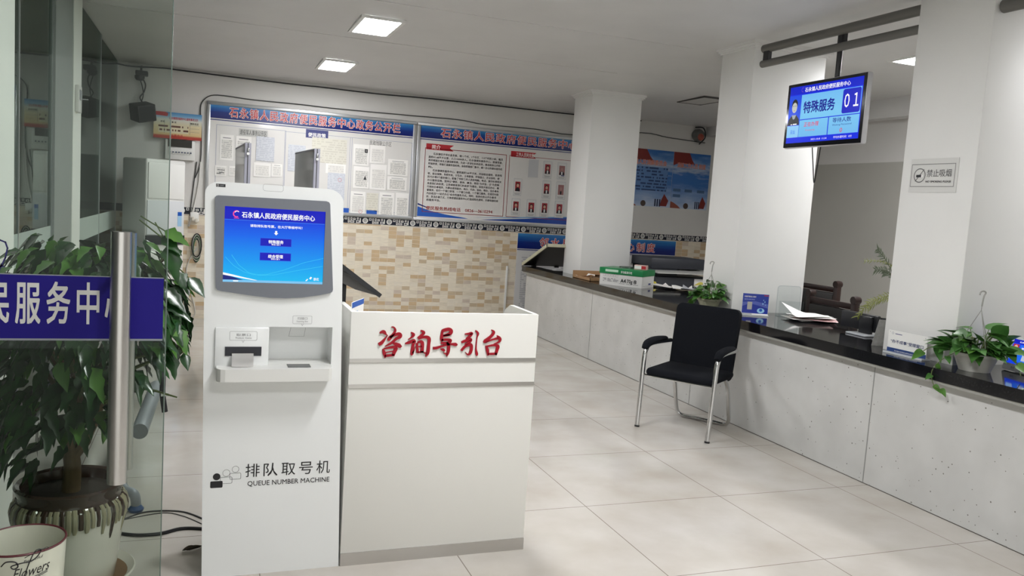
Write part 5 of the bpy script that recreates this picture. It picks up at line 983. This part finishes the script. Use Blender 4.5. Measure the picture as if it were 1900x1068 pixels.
# tablet
t = thing('service_tablet', 'white tablet with a blue screen on the worktop at the right edge of the view', 'tablet', (3.95, 2.95, ZT)); p0, p1 = CT(1858, 684)+Vector((0, 0, .006)), CT(1897, 695)+Vector((0, 0, .006))
d4 = (p1-p0).normalized(); wt, ht = .27, .185; n4 = d4.cross(Z); up4 = (Z-n4*.28).normalized()
b = MB(); b.prism(rrect(0, 0, wt, ht, .01), p0, d4, up4, .014, WHITEP); f = Face(b, p0, d4, up4, wt, ht); f.text('⊙ 静优', .22, .05, .07, GREYINK, None, 'l', 0) if False else f.text('静优', .22, .06, .075, GREYINK, None, 'l', 0); b.build('body', t)
b = MB(); f = Face(b, p0, d4, up4, wt, ht); f.rect(.06, .2, .95, .92, E('tablet_blue', '1440e0'), .001); f.rect(.06, .8, .95, .92, E('deep_blue', '0a18bd'), .0014); f.text('石永镇便民服务中心', .22, .835, .05, WL, .5, 'l', .01, .002); f.rect(.09, .5, .24, .78, E('photo_red', 'b02438'), .0016); f.disc(.165, .66, .014, E('photo_skin', 'd6b09a'), .002, 14, 1.3); f.poly([(.1, .5), (.23, .5), (.2, .57), (.13, .57)], E('photo_black', '0c0c12'), .002); f.rect(.08, .33, .25, .47, E('pale_blue', '9cc4f5'), .0016); f.rect(.27, .28, .93, .78, E('mid_blue', '1f6af0'), .0014); f.text('窗口服务评价', .32, .66, .06, WL, .4, 'l', .02, .002); f.rect(.4, .33, .56, .56, E('code_grey', 'b9c4d6'), .002); b.build('screen', t)
b = MB(); q0 = p0+d4*(wt*.5)-n4*.02; b.prism([(-.09, 0), (.09, 0), (.09, .006), (-.09, .006)], q0, d4, Z, .1, LACQ2); slab(b, q0+Z*.006-n4*.08, d4*.03, -n4*.01, (up4*.1), LACQ2); b.build('stand', t)

# ------------------------------------------------------------------ rails, hanging screen, no-smoking plate
RAIL = M('dull_grey_rail', '6c6b66', .45, .4)
for y0, y1, z0, z1, x, lab in ((3.66, 5.18, 2.735, 2.797, 3.82, 'upper dull grey rail between the second and the nearest pillar'), (3.66, 5.18, 2.628, 2.682, 3.815, 'lower dull grey rail between the second and the nearest pillar'), (-.5, 3.2, 2.64, 2.71, 3.81, 'dull grey rail leaving the nearest pillar at the top right corner')):
    b = MB(); b.tube([(x+.03, y0, (z0+z1)/2), (x+.03, y1, (z0+z1)/2)], (z1-z0)/2, RAIL, 16); tag(b.build('ceiling_rail'), lab, 'rail', 'grey rails under the ceiling')
b = MB(); b.box((3.83, 5.1, 2.66), (3.86, 5.16, 2.75), BLACKP); tag(b.build('rail_bracket'), 'black bracket joining the two rails at the second pillar', 'bracket')
t = thing('hanging_screen', 'blue queue display screen hanging from the ceiling rails', 'display screen', (3.87, 4.48, 2.01))
ya, yb, za, zb = 4.862, 4.11, 2.017, 2.467
b = MB(); b.box((3.85, yb, za), (3.895, ya, zb), M('silver_tv_shell', 'c9c9cc', .3, .5), .012); b.box((3.8485, yb+.006, za+.006), (3.852, ya-.006, zb-.006), M('tv_black_glass', '0b0c12', .1)); b.build('casing', t)
b = MB(); f = Face(b, (3.8483, ya-.03, za+.035), -Y, Z, ya-yb-.06, zb-za-.06)
TB = E('tv_blue', '0c2be0'); TL = gradient_mat('tv_cyan_glow', [(0, '6fb6ea'), (.5, '7cc8f2'), (1, '6ab4ee')], 2, SCRN)
f.rect(0, 0, 1, 1, TB, 0); f.rect(0, .86, 1, 1, E('tv_deep', '0a20c8'), .0004); f.text('石永镇人民政府便民服务中心', .22, .89, .085, WL, .62, 'l', .012)
f.ring(.19, .93, .014, .003, E('tv_mark', '7a4fb0'), .001, .9, 5); f.rect(.18, .41, .745, .84, TL, .0005); f.text('特殊服务', .22, .53, .22, E('tv_navy', '0a1490'), .44, 'l', .024)
f.rect(.745, .41, .99, .84, TL, .0004); b.prism(rrect(.755*f.w, .43*f.h, .985*f.w, .83*f.h, .015), f.p(0, 0, .0008), f.ux, f.uy, 0, E('tv_plate', '0e1cc0')); f.text('０１', .782, .53, .29, WL, .18, 'l', .012, .0016)
f.rect(.18, .1, .585, .395, TL, .0005); f.text('正在办理', .25, .28, .085, E('tv_red', 'e0224a'), .21, 'l', .008); f.text('Processing', .28, .2, .035, E('tv_red', 'e0224a'), .13, 'l', 0)
f.rect(.597, .1, .99, .395, TL, .0005); f.text('等待人数', .65, .3, .085, E('tv_navy', '0a1490'), .24, 'l', .008); f.text('Waiting Personnel', .65, .24, .04, E('tv_navy', '0a1490'), .25, 'l', 0); f.text('0', .755, .125, .1, E('tv_red', 'e0224a'), .035, 'l', 0)
f.text('2021-10-8  11:34', .37, .03, .04, WL, .22, 'l', 0); f.text('平均办理时间：0分', .68, .03, .045, WL, .24, 'l', 0)
f.rect(0, .32, .175, .845, E('tv_photo_blue', '1048e0'), .0005); f.poly([(0, .32), (.175, .32), (.165, .42), (.12, .5), (.06, .5), (.01, .42)], E('photo_black', '0c0c12'), .001); f.poly([(.055, .5), (.12, .5), (.105, .44), (.085, .42), (.07, .44)], E('tv_skin_shadow', '9aa4a8'), .0014)
f.disc(.088, .68, .03, E('photo_black', '0c0c12'), .0012, 18, 1.3); f.disc(.088, .63, .0265, E('tv_skin', 'c2c4bc'), .0016, 18, 1.35); f.rect(.065, .655, .08, .664, E('photo_black', '0c0c12'), .002); f.rect(.096, .655, .111, .664, E('photo_black', '0c0c12'), .002); f.rect(.078, .575, .1, .582, E('tv_lips', '8a5a58'), .002); f.rect(.05, .325, .075, .34, WL, .0016); f.rect(.085, .325, .14, .345, WL, .0016)
f.rect(0, .1, .175, .31, E('tv_name', '8cc8f2'), .0005); f.text('吴灿', .055, .165, .085, E('tv_name_ink', '1f6ae8'), .07, 'l', 0)
b.build('screen', t)
b = MB(); yp = at_x(1557, 100, 3.87).y; b.tube([(3.875, yp, 2.45), (3.875, yp, 2.8)], .018, BLACKP, 14); b.box((3.872, yp-.03, 2.68), (3.9, yp+.03, 2.76), BLACKP); b.build('hanging_pole', t)
b = MB(); b.tube(smooth_path([(3.9, 4.62, 2.05), (3.91, 4.6, 1.9), (3.92, 4.585, 1.78), (3.91, 4.56, 1.86), (3.9, 4.53, 2.04)], 5), .004, BLACKP, 6); b.build('cable', t)
t = thing('no_smoking_plate', 'clear no-smoking plate with grey lettering on the nearest pillar', 'sign', (3.797, 3.48, 1.7))
b = MB(); b.box((3.7965, 3.325, 1.71), (3.7985, 3.645, 1.9), M('clear_plate', 'd9d9d6', .12)); f = Face(b, (3.7965, 3.635, 1.743), -Y, Z, .292, .125); NG = M('plate_grey_ink', '6a6a6a', .4)
f.frame(.0, .0, 1, 1, .003, NG); f.ring(.2, .5, .038, .0055, NG, .001); f.line([(.11, .25), (.29, .76)], .005, NG); f.rect(.12, .42, .27, .53, INK, .001); f.rect(.24, .42, .28, .53, WHITEINK, .0013); f.text('禁止吸烟', .37, .46, .36, NG, .56, 'l', .004); f.text('NO SMOKING PLEASE', .36, .18, .12, INK, .58, 'l', .02); b.build('plate', t)
b = MB(); b.tube(smooth_path([(3.82, 4.2, 2.8), (3.84, 4.25, 2.83), (3.84, 4.3, 2.8)], 4), .004, BLACKP, 6); 

for o in list(bpy.data.objects):
    if '_w' in o: del o['_w']
